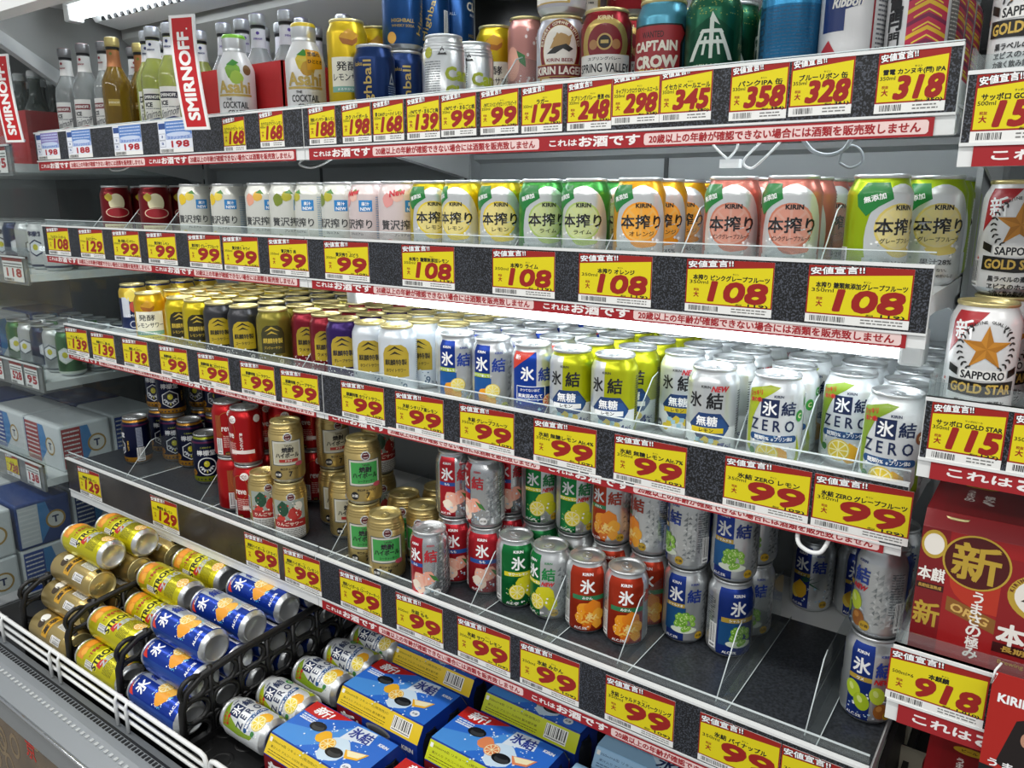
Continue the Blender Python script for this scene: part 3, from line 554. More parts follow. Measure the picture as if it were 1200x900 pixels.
def a_crow(A, d):
    A.poly(H('#1c1c20'), [(-46, 8), (34, 8), (34, 70), (40, 84), (32, 92), (-46, 92)], 1); A.poly(H('#a02a30'), [(-46, 34), (30, 34), (30, 70), (37, 82), (30, 90), (-46, 90)], 2); A.rect(H('#d8c23a'), -46, 8, 22, 34, 2)
    A.text(H('#3a1416'), 'WANTED', -6, 80, 7, 3, .03, w=28); A.text(H('#ece6d6'), 'CAPTAIN', -4, 67, 11, 4, .06, w=58); A.text(H('#ece6d6'), 'CROW', -2, 49, 13, 4, .07, w=56); A.text(H('#d8b43a'), 'EXTRA PALE ALE', -4, 38, 5.5, 4, .03, w=56); A.lines(H('#2a2618'), -34, 28, 16, 4, 5, 1.4, 3, random.Random(3)); blob(A, H('#1c1c20'), 27, 20, 9, 4, seed=3, k=1.3)
design('crow', '350', FO('#4f92a8'), 'g', a_crow, 'beer_can', 'pale blue ale can with red wanted label')
def a_ise(A, d):
    w = H('#d9e2d8'); hexagon(A, FO('#0f4a32'), 0, 58, 32, 1, 1.1, PI/6); A.rect(w, -2.4, 60, 2.4, 90, 3); A.poly(w, [(-2, 90), (0, 97), (9, 82), (2, 86)], 3); A.poly(w, [(-14, 74), (-11, 78), (11, 78), (14, 74)], 3); A.rect(w, -17, 62, 17, 66, 3)
    A.poly(w, [(-12, 76), (-27, 44), (-21, 44), (-8, 76)], 3); A.poly(w, [(12, 76), (27, 44), (21, 44), (8, 76)], 3); A.poly(w, [(-8, 70), (-11, 50), (-8, 50), (-5, 70)], 3); A.poly(w, [(8, 70), (11, 50), (8, 50), (5, 70)], 3); A.rect(w, -2, 46, 2, 62, 3)
    A.text(H('#b9c8a8'), 'ISEKADO', 0, 37, 5.5, 3, .02, w=40); A.text(H('#b9c8a8'), 'PALE ALE', 0, 24, 5.5, 3, .02, w=32); A.rect(H('#b9c8a8'), -24, 30, 24, 30.7, 3); A.text(H('#8aa06a'), 'PALE', 46, 60, 6, 3, .03); A.text(H('#8aa06a'), 'ALE', 46, 48, 6, 3, .03)
    q = random.Random(5)
    for i in range(70): A.ell(FO('#8c9a52'), q.uniform(-40, 40), q.uniform(92, 112), 1.0, .7, 2, 6)
design('ise', '350', FO('#155a3e'), 's', a_ise, 'beer_can', 'dark green pale ale can')
def a_punk(A, d):
    A.rect(FO('#256f9c'), -104, 8, 104, 92, 1); A.text(H('#123a58'), 'BEAUTIFULLY', -34, 52, 10, 3, .06, rot=PI/2, w=84); A.lines(H('#1d5a82'), -24, 88, 30, 20, 3.6, 1.6, 2, random.Random(6)); A.rect(H('#9db8c6'), 6, 8, 34, 22, 3); A.lines(H('#4a6c80'), 7, 19, 33, 4, 3.4, 1.2, 4, random.Random(6))
design('punk', '350', FO('#3c93c4'), 's', a_punk, 'beer_can', 'mid-blue beer can')
def a_ribbon(A, d):
    A.rect(H('#1c3470'), -40, 58, -14, 112, 1); A.poly(H('#1c3470'), [(-36, 74), (2, 82), (2, 98), (-36, 90)], 2); A.text(H('#f0eee8'), 'Blue', -14, 100, 9, 4, .05, shear=.2); A.text(H('#f0eee8'), 'Ribbon', -12, 86, 10, 4, .05, w=30, shear=.2); A.poly(H('#b02430'), [(-40, 6), (0, 6), (-30, 50), (-40, 40)], 2); blob(A, H('#8c94a4'), 0, 20, 10, 3, seed=3)
    A.rect(H('#9c2430'), 14, 6, 16, 112, 2); A.lines(H('#6c7078'), 20, 104, 58, 20, 4.6, 1.8, 2, random.Random(9)); A.poly(H('#55595e'), [(50, 18), (58, 18), (54, 26)], 3)
design('ribbon', '350', M('white_can', '#e4e4e4', .2, .32), 's', a_ribbon, 'beer_can', 'white beer can with blue ribbon')
def a_kannuki(A, d):
    A.rect(H('#c2304e'), -6, 6, 32, 112, 1)
    for i in range(9):
        v = 6+i*12; c = '#e0b82a' if i % 2 else '#7a1e46'
        A.poly(H(c), [(-6, v), (13, v+9), (32, v), (32, v+4), (13, v+13), (-6, v+4)], 2); A.poly(H('#f0d24a'), [(0, v+8), (13, v+15), (26, v+8), (26, v+9.6), (13, v+16.6), (0, v+9.6)], 3)
    A.text(H(K_), '雷電閂', -20, 98, 17, 3, .05, vert=True); A.text(H(K_), '門西東', -20, 44, 15, 3, .03, vert=True); A.rect(H('#6a6a66'), 36, 6, 56, 112, 1); A.lines(H('#d8d8d0'), 37, 108, 55, 26, 3.8, 1.2, 2, random.Random(9))
design('kannuki', '350', M('white_can', '#e4e4e4', .2, .32), 's', a_kannuki, 'beer_can', 'white can with pink zigzag bands')
def a_gstar(A, d):
    h = d
    A.poly(H('#a81e26'), [(-30, 113+h), (4, 113+h), (-16, 90+h), (-34, 68+h)], 2); A.text(H('#ffffff'), '新', -18, 94+h, 20, 3, .03, w=19, rot=.1)
    o = 5; c = 76+h*.9
    q = [(o+(24 if i % 2 == 0 else 9.4)*math.sin(PI*i/5), c+(24 if i % 2 == 0 else 9.4)*math.cos(PI*i/5)) for i in range(10)]; A.poly(H('#c8862a'), q, 3); 
    for i in range(5): A.poly(H('#b3741e'), [(o, c), q[2*i], q[(2*i+1) % 10]], 4)
    for s in (-1, 1):
        for i in range(9):
            a = PI*.5+s*(PI*.2+i*PI*.075); A.ell(H('#2a2a28'), o+27*math.cos(a), c+27*math.sin(a), 2.6, 1.1, 3, 8, rot=a+.6*s); A.ell(H('#2a2a28'), o+23.5*math.cos(a), c+23.5*math.sin(a), 2.2, 1.0, 3, 8, rot=a-.6*s)
    for i, ch in enumerate('GENUINE QUALITY'):
        a = PI*.74-i*PI*.48/14; A.text(H('#2a2a28'), ch, o+27.5*math.cos(a), c+27.5*math.sin(a), 3, 4, .02, rot=a-PI/2)
    A.rect(H('#e9e8e4'), o-22, c-33, o+22, c-22, 5); A.text(H(K_), 'SAPPORO', o, c-27.5, 8, 6, .04, w=40); A.poly(H('#14110c'), [(o-35, c-18), (o-24, c-22), (o-24, c-30), (o-35, c-26)], 5)
    A.poly(H('#14110c'), [(o+35, c-18), (o+24, c-22), (o+24, c-30), (o+35, c-26)], 5); A.poly(H('#14110c'), [(o-33, c-33), (o, c-35), (o+33, c-33), (o+33, c-48), (o, c-50), (o-33, c-48)], 6); A.text(H('#c9a84e'), 'GOLD STAR', o, c-41.5, 9.5, 7, .05, w=58)
    for i, t in enumerate(('黒ラベルの麦芽と', 'ヱビスのホップ。', '力強く飲み飽きない')): A.text(H(K_), t, o, c-57-i*8, 6, 4, .04, w=48)
    A.text(H('#c8502a'), '★', -36, 40+h, 5, 3, 0); barcode(A, -48, 8, 16, 30)
design('gstar', '350', M('white_can', '#e4e4e4', .2, .32), 'g', a_gstar, 'beer_can', 'white beer can with gold star')
design('gstar500', '500', M('white_can', '#e4e4e4', .2, .32), 'g', a_gstar, 'beer_can', 'tall white beer can with gold star')
# deck cans (500 ml)
def a_strong(A, d):
    A.rect(FO('#d8d024'), -104, 8, 104, 150, 1)
    for s in (-52, 52):
        A.rect(H('#d98a2c'), s-24, 128, s+30, 152, 2); blob(A, H('#ef9a2c'), s+10, 138, 12, 3, seed=4, k=.8); blob(A, H('#e9a83c'), s-10, 134, 10, 3, seed=7, k=.8); slice_(A, s+14, 20, 13, '#efa02c', '#f3b848', 3)
        A.text(H('#2a2a14'), 'STRONG', s+8, 84, 15, 5, .06, w=74, rot=0 if False else 0); A.poly(H('#c02a2a'), [(s-22, 64), (s-2, 58), (s-6, 74), (s-20, 78)], 5); A.text(H('#b8bfbf'), 'ZERO', s+10, 62, 13, 5, .05, w=50); barcode(A, s-34, 86, 14, 30)
        A.text(H('#b02a28'), '-196℃', s+6, 112, 9, 5, .05, w=40); A.poly(H('#e8e22e'), [(s-30, 96), (s+34, 96), (s+34, 74), (s-30, 74)], 3); A.lines(H('#5a561a'), s-26, 52, s+30, 8, 4, 1.4, 3, random.Random(3))
design('strong', '500', FO('#d8d024'), 's', a_strong, 'strong_sour_can', 'yellow strong sour can')
def a_hk5(A, d):
    for s in (-52, 52):
        A.rect(FO('#1c3fa4'), s-34, 8, s+4, 158, 1); A.rect(FO('#cdd6e0'), s+4, 8, s+34, 158, 1); A.text(H('#ffffff'), '氷', s-13, 126, 25, 4, .04, w=24); A.text(H('#1c3590'), '結', s+19, 124, 23, 4, .035, w=23); A.text(H('#ffffff'), 'KIRIN', s-13, 148, 4, 4, .04, w=15)
        A.poly(H('#d8382c'), [(s-34, 158), (s-10, 158), (s-34, 138)], 3); slice_(A, s+8, 78, 15, '#e8b63a', '#efc25a', 4, .95); blob(A, H('#eea02a'), s-10, 66, 17, 3, seed=3); blob(A, H('#f2b84a'), s+6, 54, 12, 3, seed=6); splash(A, s, 66, 30, 80, 31, ('#9fe0f4', '#4fb4ec', '#ffffff', '#7fd2c0'))
        A.rect(FO('#1c3fa4'), s-34, 8, s+34, 34, 2); A.text(H('#ffffff'), 'ALC.5%', s-14, 22, 6, 4, .05); barcode(A, s+14, 10, 18, 30)
design('hk500', '500', FO('#2a56b4'), 's', a_hk5, 'sour_can', 'blue lemon sour can')
def a_gold5(A, d):
    for s in (-52, 52):
        A.rect(H('#d8d8d4'), s-24, 104, s-4, 150, 2); A.lines(H('#5a5640'), s-23, 146, s-5, 12, 3.4, 1.4, 3, random.Random(3)); A.rect(H('#cf9c26'), s-26, 66, s+26, 88, 2); A.text(H('#2a2010'), '金麦', s, 77, 13, 4, .05, w=40); blob(A, H('#3a2c18'), s+6, 50, 10, 3, seed=4); A.ell(H('#f0efe8'), s-8, 46, 10, 12, 3); A.ell(H(K_), s-14, 158, 6, 5, 3); barcode(A, s+12, 106, 16, 36)
design('gold500', '500', M('gold_can_body', '#c4ad70', .8, .3), 'g', a_gold5, 'beer_can', 'gold beer can')
# ------------------------------------------------------------------ room shell and the refrigerated case
YB = 0.52                                     # face of the case's back panel
mb = MB(); mb.box(-4.2, 2.2, -3.6, 1.0, -LIFT-.05, -LIFT, noise_mat('grey_floor_tile', '#8d8b86', '#9b9994', 6, .35)); tag(link('floor', mb.mesh('floor')), None, None, None, 'structure')
mb = MB(); mb.box(-4.2, 2.2, .62, .70, -LIFT, 1.9, M('shop_wall', '#b9b9b5', 0, .6)); tag(link('wall_back', mb.mesh('wall_back')), None, None, None, 'structure')
XL, XJ, XR = -1.700, -0.747, 0.215            # ends and joint of the two shelf bays
# shelf: deck height, front, rail top, tag top, tag height, strip top, strip bottom
SH = {1: (.778, .060, .811, .8075, .0585, .7435, .7250), 2: (.568, .050, .599, .5935, .0630, .5285, .5110), 3: (.330, .070, .3575, .3495, .0655, .2860, .2690), 4: (0, .030, .0160, .0060, .0720, -.0735, -.0910)}
case = empty('display_case', (-.74, .2, -LIFT)); tag(case, 'white refrigerated open display case stocked with canned drinks', 'display case')
def cpart(name, mb):
    o = link(name, mb.mesh(name), case); o.location = (.74, -.2, LIFT); return o
BACKM = M('grey_back_panel', '#aeb4b6', .1, .35)
mb = MB(); mb.box(-1.74, .95, YB, YB+.03, -.36, 1.16, BACKM)
for x in (-1.235, -.30): mb.box(x-.004, x+.004, YB-.002, YB, -.34, .80, M('seam_dark', '#4c5052'))
mb.prism([(YB, .735), (YB-.02, .742), (YB-.02, .752), (YB, .757)], -1.7, .95, GREYM); cpart('back_panel', mb)
mb = MB(); mb.box(-1.16, .22, YB-.012, YB-.001, .79, 1.10, M('dark_smoked_panel', '#0d0f0e', 0, .18)); cpart('dark_panel', mb)
for x in (-1.69, -.747, .222):                 # slotted uprights against the back
    mb = MB(); mb.box(x-.015, x+.015, YB-.03, YB, -.30, 1.10, GREYM)
    for k in range(28): mb.box(x-.003, x+.003, YB-.0306, YB-.029, -.25+k*.045, -.232+k*.045, M('slot_dark', '#15171a'))
    cpart('slotted_upright', mb)
mb = MB(); mb.box(-1.74, .95, -.02, YB, 1.10, 1.14, WHITE); mb.prism([(-.075, 1.022), (-.055, 1.014), (-.03, 1.10), (-.075, 1.10)], -1.745, .95, WHITE)
mb.prism([(.205, 1.086), (.215, 1.072), (.275, 1.064), (.285, 1.10), (.205, 1.10)], -1.66, .9, WHITE)
mb.prism([(.30, 1.05), (.40, .99), (.44, .985), (.52, .985), (.52, 1.10), (.30, 1.10)], -1.7, -.80, M('canopy_grey', '#a7a8a4', 0, .4))
for k in range(60): mb.box(-1.62+k*.028, -1.610+k*.028, .209, .2145, 1.0715, 1.0795, M('slot_dark'))
cpart('canopy', mb)
def glass_tube(name, x0, x1, y, z, label, r=.0125):
    e = empty(name, ((x0+x1)/2, y, z)); tag(e, label, 'lamp', 'tubes lighting the case')
    b = MB(); b.lathe([(0, x0-(x0+x1)/2+.012), (r, x0-(x0+x1)/2+.012), (r, x1-(x0+x1)/2-.012), (0, x1-(x0+x1)/2-.012)], TUBE, 20, 'x'); link('tube', b.mesh('lamp_tube'), e)
    b = MB()
    for s, xx in ((-1, x0), (1, x1)): b.box(xx-(x0+x1)/2-.013, xx-(x0+x1)/2+.013, -.018, .018, -.017, .024, WHITE, .004)
    b.box(x0-(x0+x1)/2, x1-(x0+x1)/2, -.020, .020, r+.003, .024, WHITE); link('lamp_housing', b.mesh('lamp_housing'), e)
    return e
glass_tube('tube_lamp', -1.64, -.78, .155, 1.076, 'white lit tube lamp under the case canopy above the bottles', .013)
glass_tube('tube_lamp', -.72, .19, .155, 1.076, 'white lit tube lamp under the canopy above the beer cans', .013)
LAMPS = [(2, XL+.03, XJ-.03, 'white lit tube lamp under the second shelf over gold-lidded cans'), (2, XJ+.045, XR-.02, 'white lit tube lamp under the second shelf over silver-lidded cans'),
         (1, XJ+.03, XR-.02, 'white lit tube lamp under the top shelf over juice sour cans')]
for s, x0, x1, lb in LAMPS: glass_tube('shelf_lamp', x0, x1, SH[s][1]+.075, SH[s][0]-(.070 if s == 2 and x1 > 0 else .030), lb)
# shelves: two bays on each of four levels
DK = M('rail_dark', '#26262a', 0, .3)
for s, (z, yf, zt, _tt, _th, st, sb) in SH.items():
    for bi, (x0, x1) in enumerate(((XL, XJ-.001), (XJ+.001, XR))):
        e = empty('shelf', ((x0+x1)/2, yf, z)); ox, oy, oz = -(x0+x1)/2, -yf, -z
        tag(e, '%s white metal shelf with a price rail, %s bay' % (('top', 'second', 'third', 'lowest')[s-1], ('far left', 'near right')[bi]), 'shelf', 'shelves of the case')
        def sp(name, b, par=None):
            o = link(name, b.mesh('shelf_'+name), par or e); o.location = (0, 0, 0) if par else (ox, oy, oz); return o
        b = MB(); b.box(x0, x1, yf+.006, YB-.03, z-.022, z-.0005, DECK)
        for xx in (x0+.006, x1-.006): b.prism([(yf+.03, z-.022), (YB-.03, z-.022), (YB-.03, z-.075), (yf+.20, z-.035)], xx-.002, xx+.002, DECK)
        sp('deck', b)
        if s == 4:
            b = MB(); b.box(x0+.002, x1-.002, yf+.012, .342, z-.0004, z+.0014, MAT_F); sp('mat', b)
        b = MB(); ins = SPECK if not (s == 4 and bi == 0) else noise_mat('brown_film_insert', '#2a2522', '#463f3a', 9, .25, .3, .7)
        zb = zt-(_th+(zt-_tt))-.002
        b.box(x0, x1, yf, yf+.006, sb+.001, zt-.003, WHITE); b.box(x0, x1, yf-.0026, yf+.006, zt-.0035, zt, WHITE)
        b.box(x0, x1, yf-.0026, yf, zb-.0025, zb, WHITE); b.box(x0+.001, x1-.001, yf-.0015, yf-.0003, zb, zt-.0035, ins); rail = sp('price_rail', b)
        b = MB(); b.box(x0+.001, x1-.001, yf+.0075, yf+.0095, z+.001, zt+(.012 if s > 1 else .003), LIPM); b.box(x0+.001, x1-.001, yf+.0072, yf+.0098, zt+(.0115 if s > 1 else .0025), zt+(.0128 if s > 1 else .0036), M('acrylic_edge', '#d8e2e3', 0, .2)); sp('clear_lip', b, rail)
# end panel of clear plastic, with its metal top bar
e = empty('side_panel', (-1.725, .2, -.30)); tag(e, 'clear plastic partition at the far left end of the case', 'partition')
b = MB(); b.box(-.0025, .0025, -.36, .31, 0, 1.24, PANE); link('pane', b.mesh('side_pane'), e)
b = MB(); b.prism([(-.20, 1.345), (-.20, 1.315), (.31, .985), (.31, 1.035)], -.012, .012, GREYM); link('top_bar', b.mesh('side_bar'), e)
b = MB(); b.prism([(-.20, 1.335), (.31, 1.005), (.31, 1.40), (-.20, 1.40)], -.006, .006, M('grey_end_wall', '#8f918f', 0, .45)); link('upper_panel', b.mesh('side_upper'), e)
# ------------------------------------------------------------------ price tags
P_Y, P_R, P_RB = PA('#e4d41a'), PA('#9c221c'), PA('#9a2a20')
def digits(A, m, t, u, v, h, w, L=4):
    A.text(m, t, u, v, h, L, .068, w=w*.93, shear=.2, res=3)
def price_tag(s, x, w, price, tax, name, desc, vol='350ml', y=None, ztop=None, h=None, kind='std', lift=0.0, shelf_word=None, maker='キリン'):
    z0, yf, zt, tt, th = SH[s][:5] if s else (0, y, ztop, ztop, h)
    if s: y, ztop, h = yf, tt, th
    w *= 1000; hh = h*1000; A = Art(); rr = random.Random(int(x*1000)+s*77)
    A.rect(PA('#f1f1ee'), -w/2, 0, w/2, hh, 1)
    if kind == 'blue':
        A.rect(PA('#e9edf6'), -w/2, 8, w/2, hh, 2); c = lift and '#8d84c0' or '#5f86c8'; A.rect(PA(c), -w/2+w*.22, hh*.56, w/2, hh, 3); A.rect(PA('#a7b9e2'), -w/2+w*.22, hh*.42, w/2, hh*.56, 3); A.ell(PA('#c9d6f0'), w*.1, hh*.58, w*.36, hh*.07, 4)
        A.rect(PA('#33508e'), -w/2+2, hh*.76, -w/2+w*.22, hh-3, 4); A.lines(PA('#cfdcf4'), -w/2+w*.26, hh*.9, w/2-3, 3, 6, 2, 5, rr); A.text(PA('#4f78c4'), 'スミノフアイス', w*.1, hh*.47, hh*.09, 5, .04, w=w*.66)
        for k, c2 in ((.52, '18'), (.3, '3%')): A.frame(PA('#7f8796'), -w/2+2, hh*(k-.11), -w/2+w*.2, hh*(k+.1), .7, 4); A.text(PA('#33508e'), c2, -w/2+w*.11, hh*k, hh*.08, 5, .04)
        A.text(PA('#b01f2a'), price, w*.14, hh*.27, hh*.19, 6, .07, w=w*.52); A.bars(PA(K_), -w/2+4, 1, -w*.08, 7, 3, 1.3, rnd=rr); lift = 0
    elif kind == 'white':
        A.rect(PA('#8c2a24'), -w/2, hh*.86, w/2, hh, 2); A.lines(PA('#4a4a48'), -w/2+3, hh*.72, w/2-4, 2, 7, 3, 3, rr); A.text(PA('#b01f2a'), price, w*.04, hh*.38, hh*.34, 4, .07, w=w*.72); A.bars(PA(K_), -w/2+4, 1, 0, 7, 3, 1.3, rnd=rr)
    else:
        b0 = 9.5; A.rect(P_R, -w/2, b0, w/2, hh, 2); yl, yr = hh*.80, hh*.90
        A.poly(P_Y, [(-w/2+1.5, b0+1.5), (w/2-1.5, b0+1.5), (w/2-1.5, yr), (-w/2+1.5, yl)], 3)
        tw = w*.53; sl = (yr-yl)/w; hc = hh*.125
        A.text(PA(K_), '安値宣言!!', -w/2+2+tw/2, yl+2.2+hc/2+sl*tw/2, hc*1.0, 4, .11, w=tw, rot=math.atan(sl)); A.text(PA('#ffffff'), '安値宣言!!', -w/2+2+tw/2, yl+2.2+hc/2+sl*tw/2, hc*.97, 6, .04, w=tw*.985, rot=math.atan(sl))
        A.text(PA(K_), maker, w*.08, hh*.745, hh*.034, 4, .03); nw = min(w*.87, len(name)*hh*.105)
        A.text(PA(K_), name, w*.02, hh*.665, hh*.10, 4, .05, w=nw); A.text(PA('#2c2810'), vol, -w*.345, hh*.575, hh*.062, 4, .02, w=w*.22)
        n = len(price); digits(A, P_R, price, w*.115, hh*.412, hh*.35, w*.68, 5); A.text(P_R, '税抜', -w*.37, hh*.43, hh*.05, 4, .03); A.text(P_R, '大', -w*.37, hh*.34, hh*.10, 4, .05)
        A.text(PA(K_), '(税込¥', w*.13, hh*.185, hh*.045, 4, .03); A.text(PA(K_), tax+')', w*.345, hh*.185, hh*.062, 4, .06, w=w*.22)
        A.bars(PA(K_), -w/2+5, 2, -w*.1, 8, 3, 1.2, rnd=rr); A.lines(PA('#7a7a78'), w*.05, 6, w/2-6, 2, 3.2, 1.3, 3, rr)
    mb = MB(); mb.box(-w/2000, w/2000, -.0004, 0, 0, h, PA('#f1f1ee')); A.flat(mb, lambda u, v, q: (u, -.0004-q, v), .00006)
    o = link('price_tag', mb.mesh('price_tag'), None, (x, y-.0016, ztop-h+lift))
    sw = shelf_word or ('', 'top shelf', 'second shelf', 'third shelf', 'lowest shelf')[s]
    tag(o, '%s %s yen tag for %s, %s rail' % ('white' if kind == 'white' else ('pale blue' if kind == 'blue' else 'yellow'), price.replace('-', ''), desc, sw), 'price tag', 'price tags along the shelf rails'); return o
N = .0645; B_ = .1055
for x, w, p, k, d in ((-1.638, .107, '198', 1, 'bottles, leftmost lilac one'), (-1.492, .105, '188', 0, 'red-label bottles'), (-1.293, .108, '198', 0, 'lemon bottles beside the dark gap'), (-1.12, .113, '198', 0, 'bottles beside the tall red sign')):
    price_tag(1, x, w, p, '', '', d, kind='blue', lift=(.0001 if k else 0))
for x, p, t, n, d, v, lf in ((-.934, '168', '185', 'カクテルクラフト ライム', 'green-capped lime bottle', '400ml', -.004), (-.828, '168', '185', 'カクテルクラフト レモン', 'lemon cocktail bottle left of the joint', '400ml', 0), (-.699, '188', '207', '発酵レモンサワー 濃いレモン', 'tall yellow lemon can', '500ml', 0),
        (-.619, '198', '218', 'カク ハイボール', 'navy highball', '350ml', 0), (-.550, '168', '185', '翠 CANチューハイ レモン', 'canned lemon chuhai beneath blue highballs', '350ml', 0), (-.479, '139', '153', '-196℃ ザ・まるごと梅', 'plum sour', '350ml', 0), (-.412, '99', '109', '-196℃ ザ・まるごと桃', 'peach sour', '350ml', .001),
        (-.340, '99', '109', '-196℃ ストロングゼロ トリプルピーチ', 'triple peach sour', '350ml', .001), (-.270, '175', '193', 'ラガー', 'lager', '350ml', 0), (-.198, '248', '273', 'スプリングバレー 豊潤 496', 'red craft beer', '350ml', 0), (-.133, '298', '328', 'キャプテンクロウ EXペールエール', 'pale blue ale', '350ml', .004),
        (-.068, '345', '380', 'イセカド ペールエール', 'dark green ale', '350ml', .004), (.018, '358', '394', 'パンクIPA 缶', 'mid-blue beer', '330ml', .001), (.085, '328', '361', 'ブルーリボン 缶', 'blue ribbon beer', '355ml', .002), (.172, '318', '350', '雷電 カンヌキ(閂) IPA', 'zigzag-banded beer', '350ml', 0)):
    price_tag(1, x, N, p, t, n, d, v, lift=lf)
for x, p, t, n, d in ((-1.626, '108', '119', 'フェネスト ハイボール', 'first product at far left'), (-1.472, '129', '142', 'カルピスサワー', 'red and gold sour'), (-1.325, '99', '109', '濃い発酵レモンサワー', 'dense lemon sour'), (-1.190, '99', '109', '贅沢搾り レモン', 'lemon fruit sour'), (-1.041, '99', '109', '贅沢搾り グレープフルーツ', 'grapefruit fruit sour'), (-.928, '99', '109', '贅沢搾り キウイ', 'kiwi fruit sour'),
        (-.793, '99', '109', '贅沢搾り 桃', 'peach fruit sour'), (-.646, '99', '109', '贅沢搾り ぶどう', 'grape fruit sour'), (-.468, '108', '119', '本搾り 糖類無添加レモン', 'lemon juice sour'), (-.292, '108', '119', '本搾り ライム', 'lime juice sour'), (-.149, '108', '119', '本搾り オレンジ', 'orange juice sour'), (.002, '108', '119', '本搾り ピンクグレープフルーツ', 'pink grapefruit juice sour'), (.145, '108', '119', '本搾り 糖類無添加グレープフルーツ', 'grapefruit juice sour')):
    price_tag(2, x, B_, p, t, n, d)
for x, p, t, n, d in ((-1.642, '139', '153', 'キリン 濃いレモン', 'strong lemon at far left end'), (-1.517, '139', '153', '檸檬サワー 濃いめ', 'second lemon sour'), (-1.375, '139', '153', '発酵レモンサワー', 'fermented lemon sour'), (-1.222, '99', '109', '麒麟特製 レモンサワー', 'special lemon sour'), (-1.078, '99', '109', '麒麟特製 梅こだわりサワー', 'special plum sour'), (-.934, '99', '109', '麒麟特製 コーラサワー', 'special cola sour'), (-.81, '99', '109', '麒麟特製 グレープサワー', 'special grape sour'),
        (-.644, '99', '109', '麒麟特製 ホワイトサワー', 'special white sour'), (-.512, '99', '109', '氷結 シチリア産レモン', 'Sicilian lemon sour'), (-.373, '99', '109', '氷結 グレープフルーツ', 'grapefruit sour'), (-.232, '99', '109', '氷結 無糖レモン Alc.4%', 'sugar-free lemon, four percent'), (-.098, '99', '109', '氷結 無糖レモン Alc.7%', 'sugar-free lemon, seven percent'), (.059, '99', '109', '氷結 ZERO レモン', 'zero lemon'), (.168, '99', '109', '氷結 ZERO グレープフルーツ', 'zero grapefruit')):
    price_tag(3, x, B_, p, t, n, d)
for x, p, t, n, d in ((-1.587, '129', '142', '檸檬堂 定番レモン', 'navy lemon cans at far left'), (-1.254, '129', '142', '檸檬堂 塩レモン', 'salt lemon'), (-.909, '99', '109', '焼酎ハイボール〈ドライ〉', 'dry highball'), (-.787, '99', '109', '焼酎ハイボール〈レモン〉', 'lemon highball'), (-.629, '99', '109', '焼酎ハイボール〈シークァーサー〉', 'citrus highball'), (-.488, '99', '109', '氷結 もも', 'peach sour'), (-.351, '99', '109', '氷結 サワーレモン', 'sour lemon'),
        (-.227, '99', '109', '氷結 みかん', 'mandarin sour'), (-.078, '99', '109', '氷結 シャルドネスパークリング', 'sparkling chardonnay'), (.063, '99', '109', '氷結 パイナップル', 'pineapple sour'), (.170, '99', '109', '氷結 ウメ', 'green-plum sour')):
    price_tag(4, x, B_, p, t, n, d)
# ------------------------------------------------------------------ red age-notice strips
S_R, S_P = PA('#a3242a'), PA('#f0d3cf')
def strip(x0, x1, y, zb, zt, label, reps=2, part=1.0):
    w = (x1-x0)*1000; h = (zt-zb)*1000; A = Art(); A.rect(S_R, -w/2, 0, w/2, h, 1); L = w/reps*part
    for r in range(reps):
        o = -w/2+r*w/reps
        A.text(PA('#f6f0ee'), 'これは', o+L*.07, h*.5, h*.42, 3, .05, w=L*.09); A.text(PA('#f6f0ee'), 'お酒です', o+L*.215, h*.52, h*.66, 3, .06, w=L*.185)
        A.poly(S_P, [(o+L*.32, h*.26), (o+L*.323, h*.16), (o+L*.326, h*.13), (o+L*.984, h*.13), (o+L*.987, h*.16), (o+L*.99, h*.26), (o+L*.99, h*.74), (o+L*.987, h*.84), (o+L*.984, h*.87), (o+L*.326, h*.87), (o+L*.323, h*.84), (o+L*.32, h*.74)], 2); A.text(S_R, '20歳以上の年齢が確認できない場合には酒類を販売致しません', o+L*.655, h*.5, h*.54, 4, .045, w=L*.64)
    mb = MB(); mb.box(-w/2000, w/2000, -.0006, 0, 0, h*.001, S_R); A.flat(mb, lambda u, v, q: (u, -.0006-q, v), .00008)
    o = link('notice_strip', mb.mesh('notice_strip'), None, ((x0+x1)/2, y-.0008, zb)); tag(o, label, 'notice strip', 'red age-notice strips'); return o
_w = {1: 'top', 2: 'second', 3: 'third', 4: 'lowest'}
for s in (1, 2, 3, 4):
    for (x0, x1, side) in ((XL+.005, XJ-.022, 'left'), (XJ+.012, XR-.018, 'right')):
        if s == 4 and side == 'left': continue
        strip(x0, x1, SH[s][1], SH[s][6], SH[s][5], 'red strip of white age-notice text, %s shelf, %s half' % (_w[s], side))
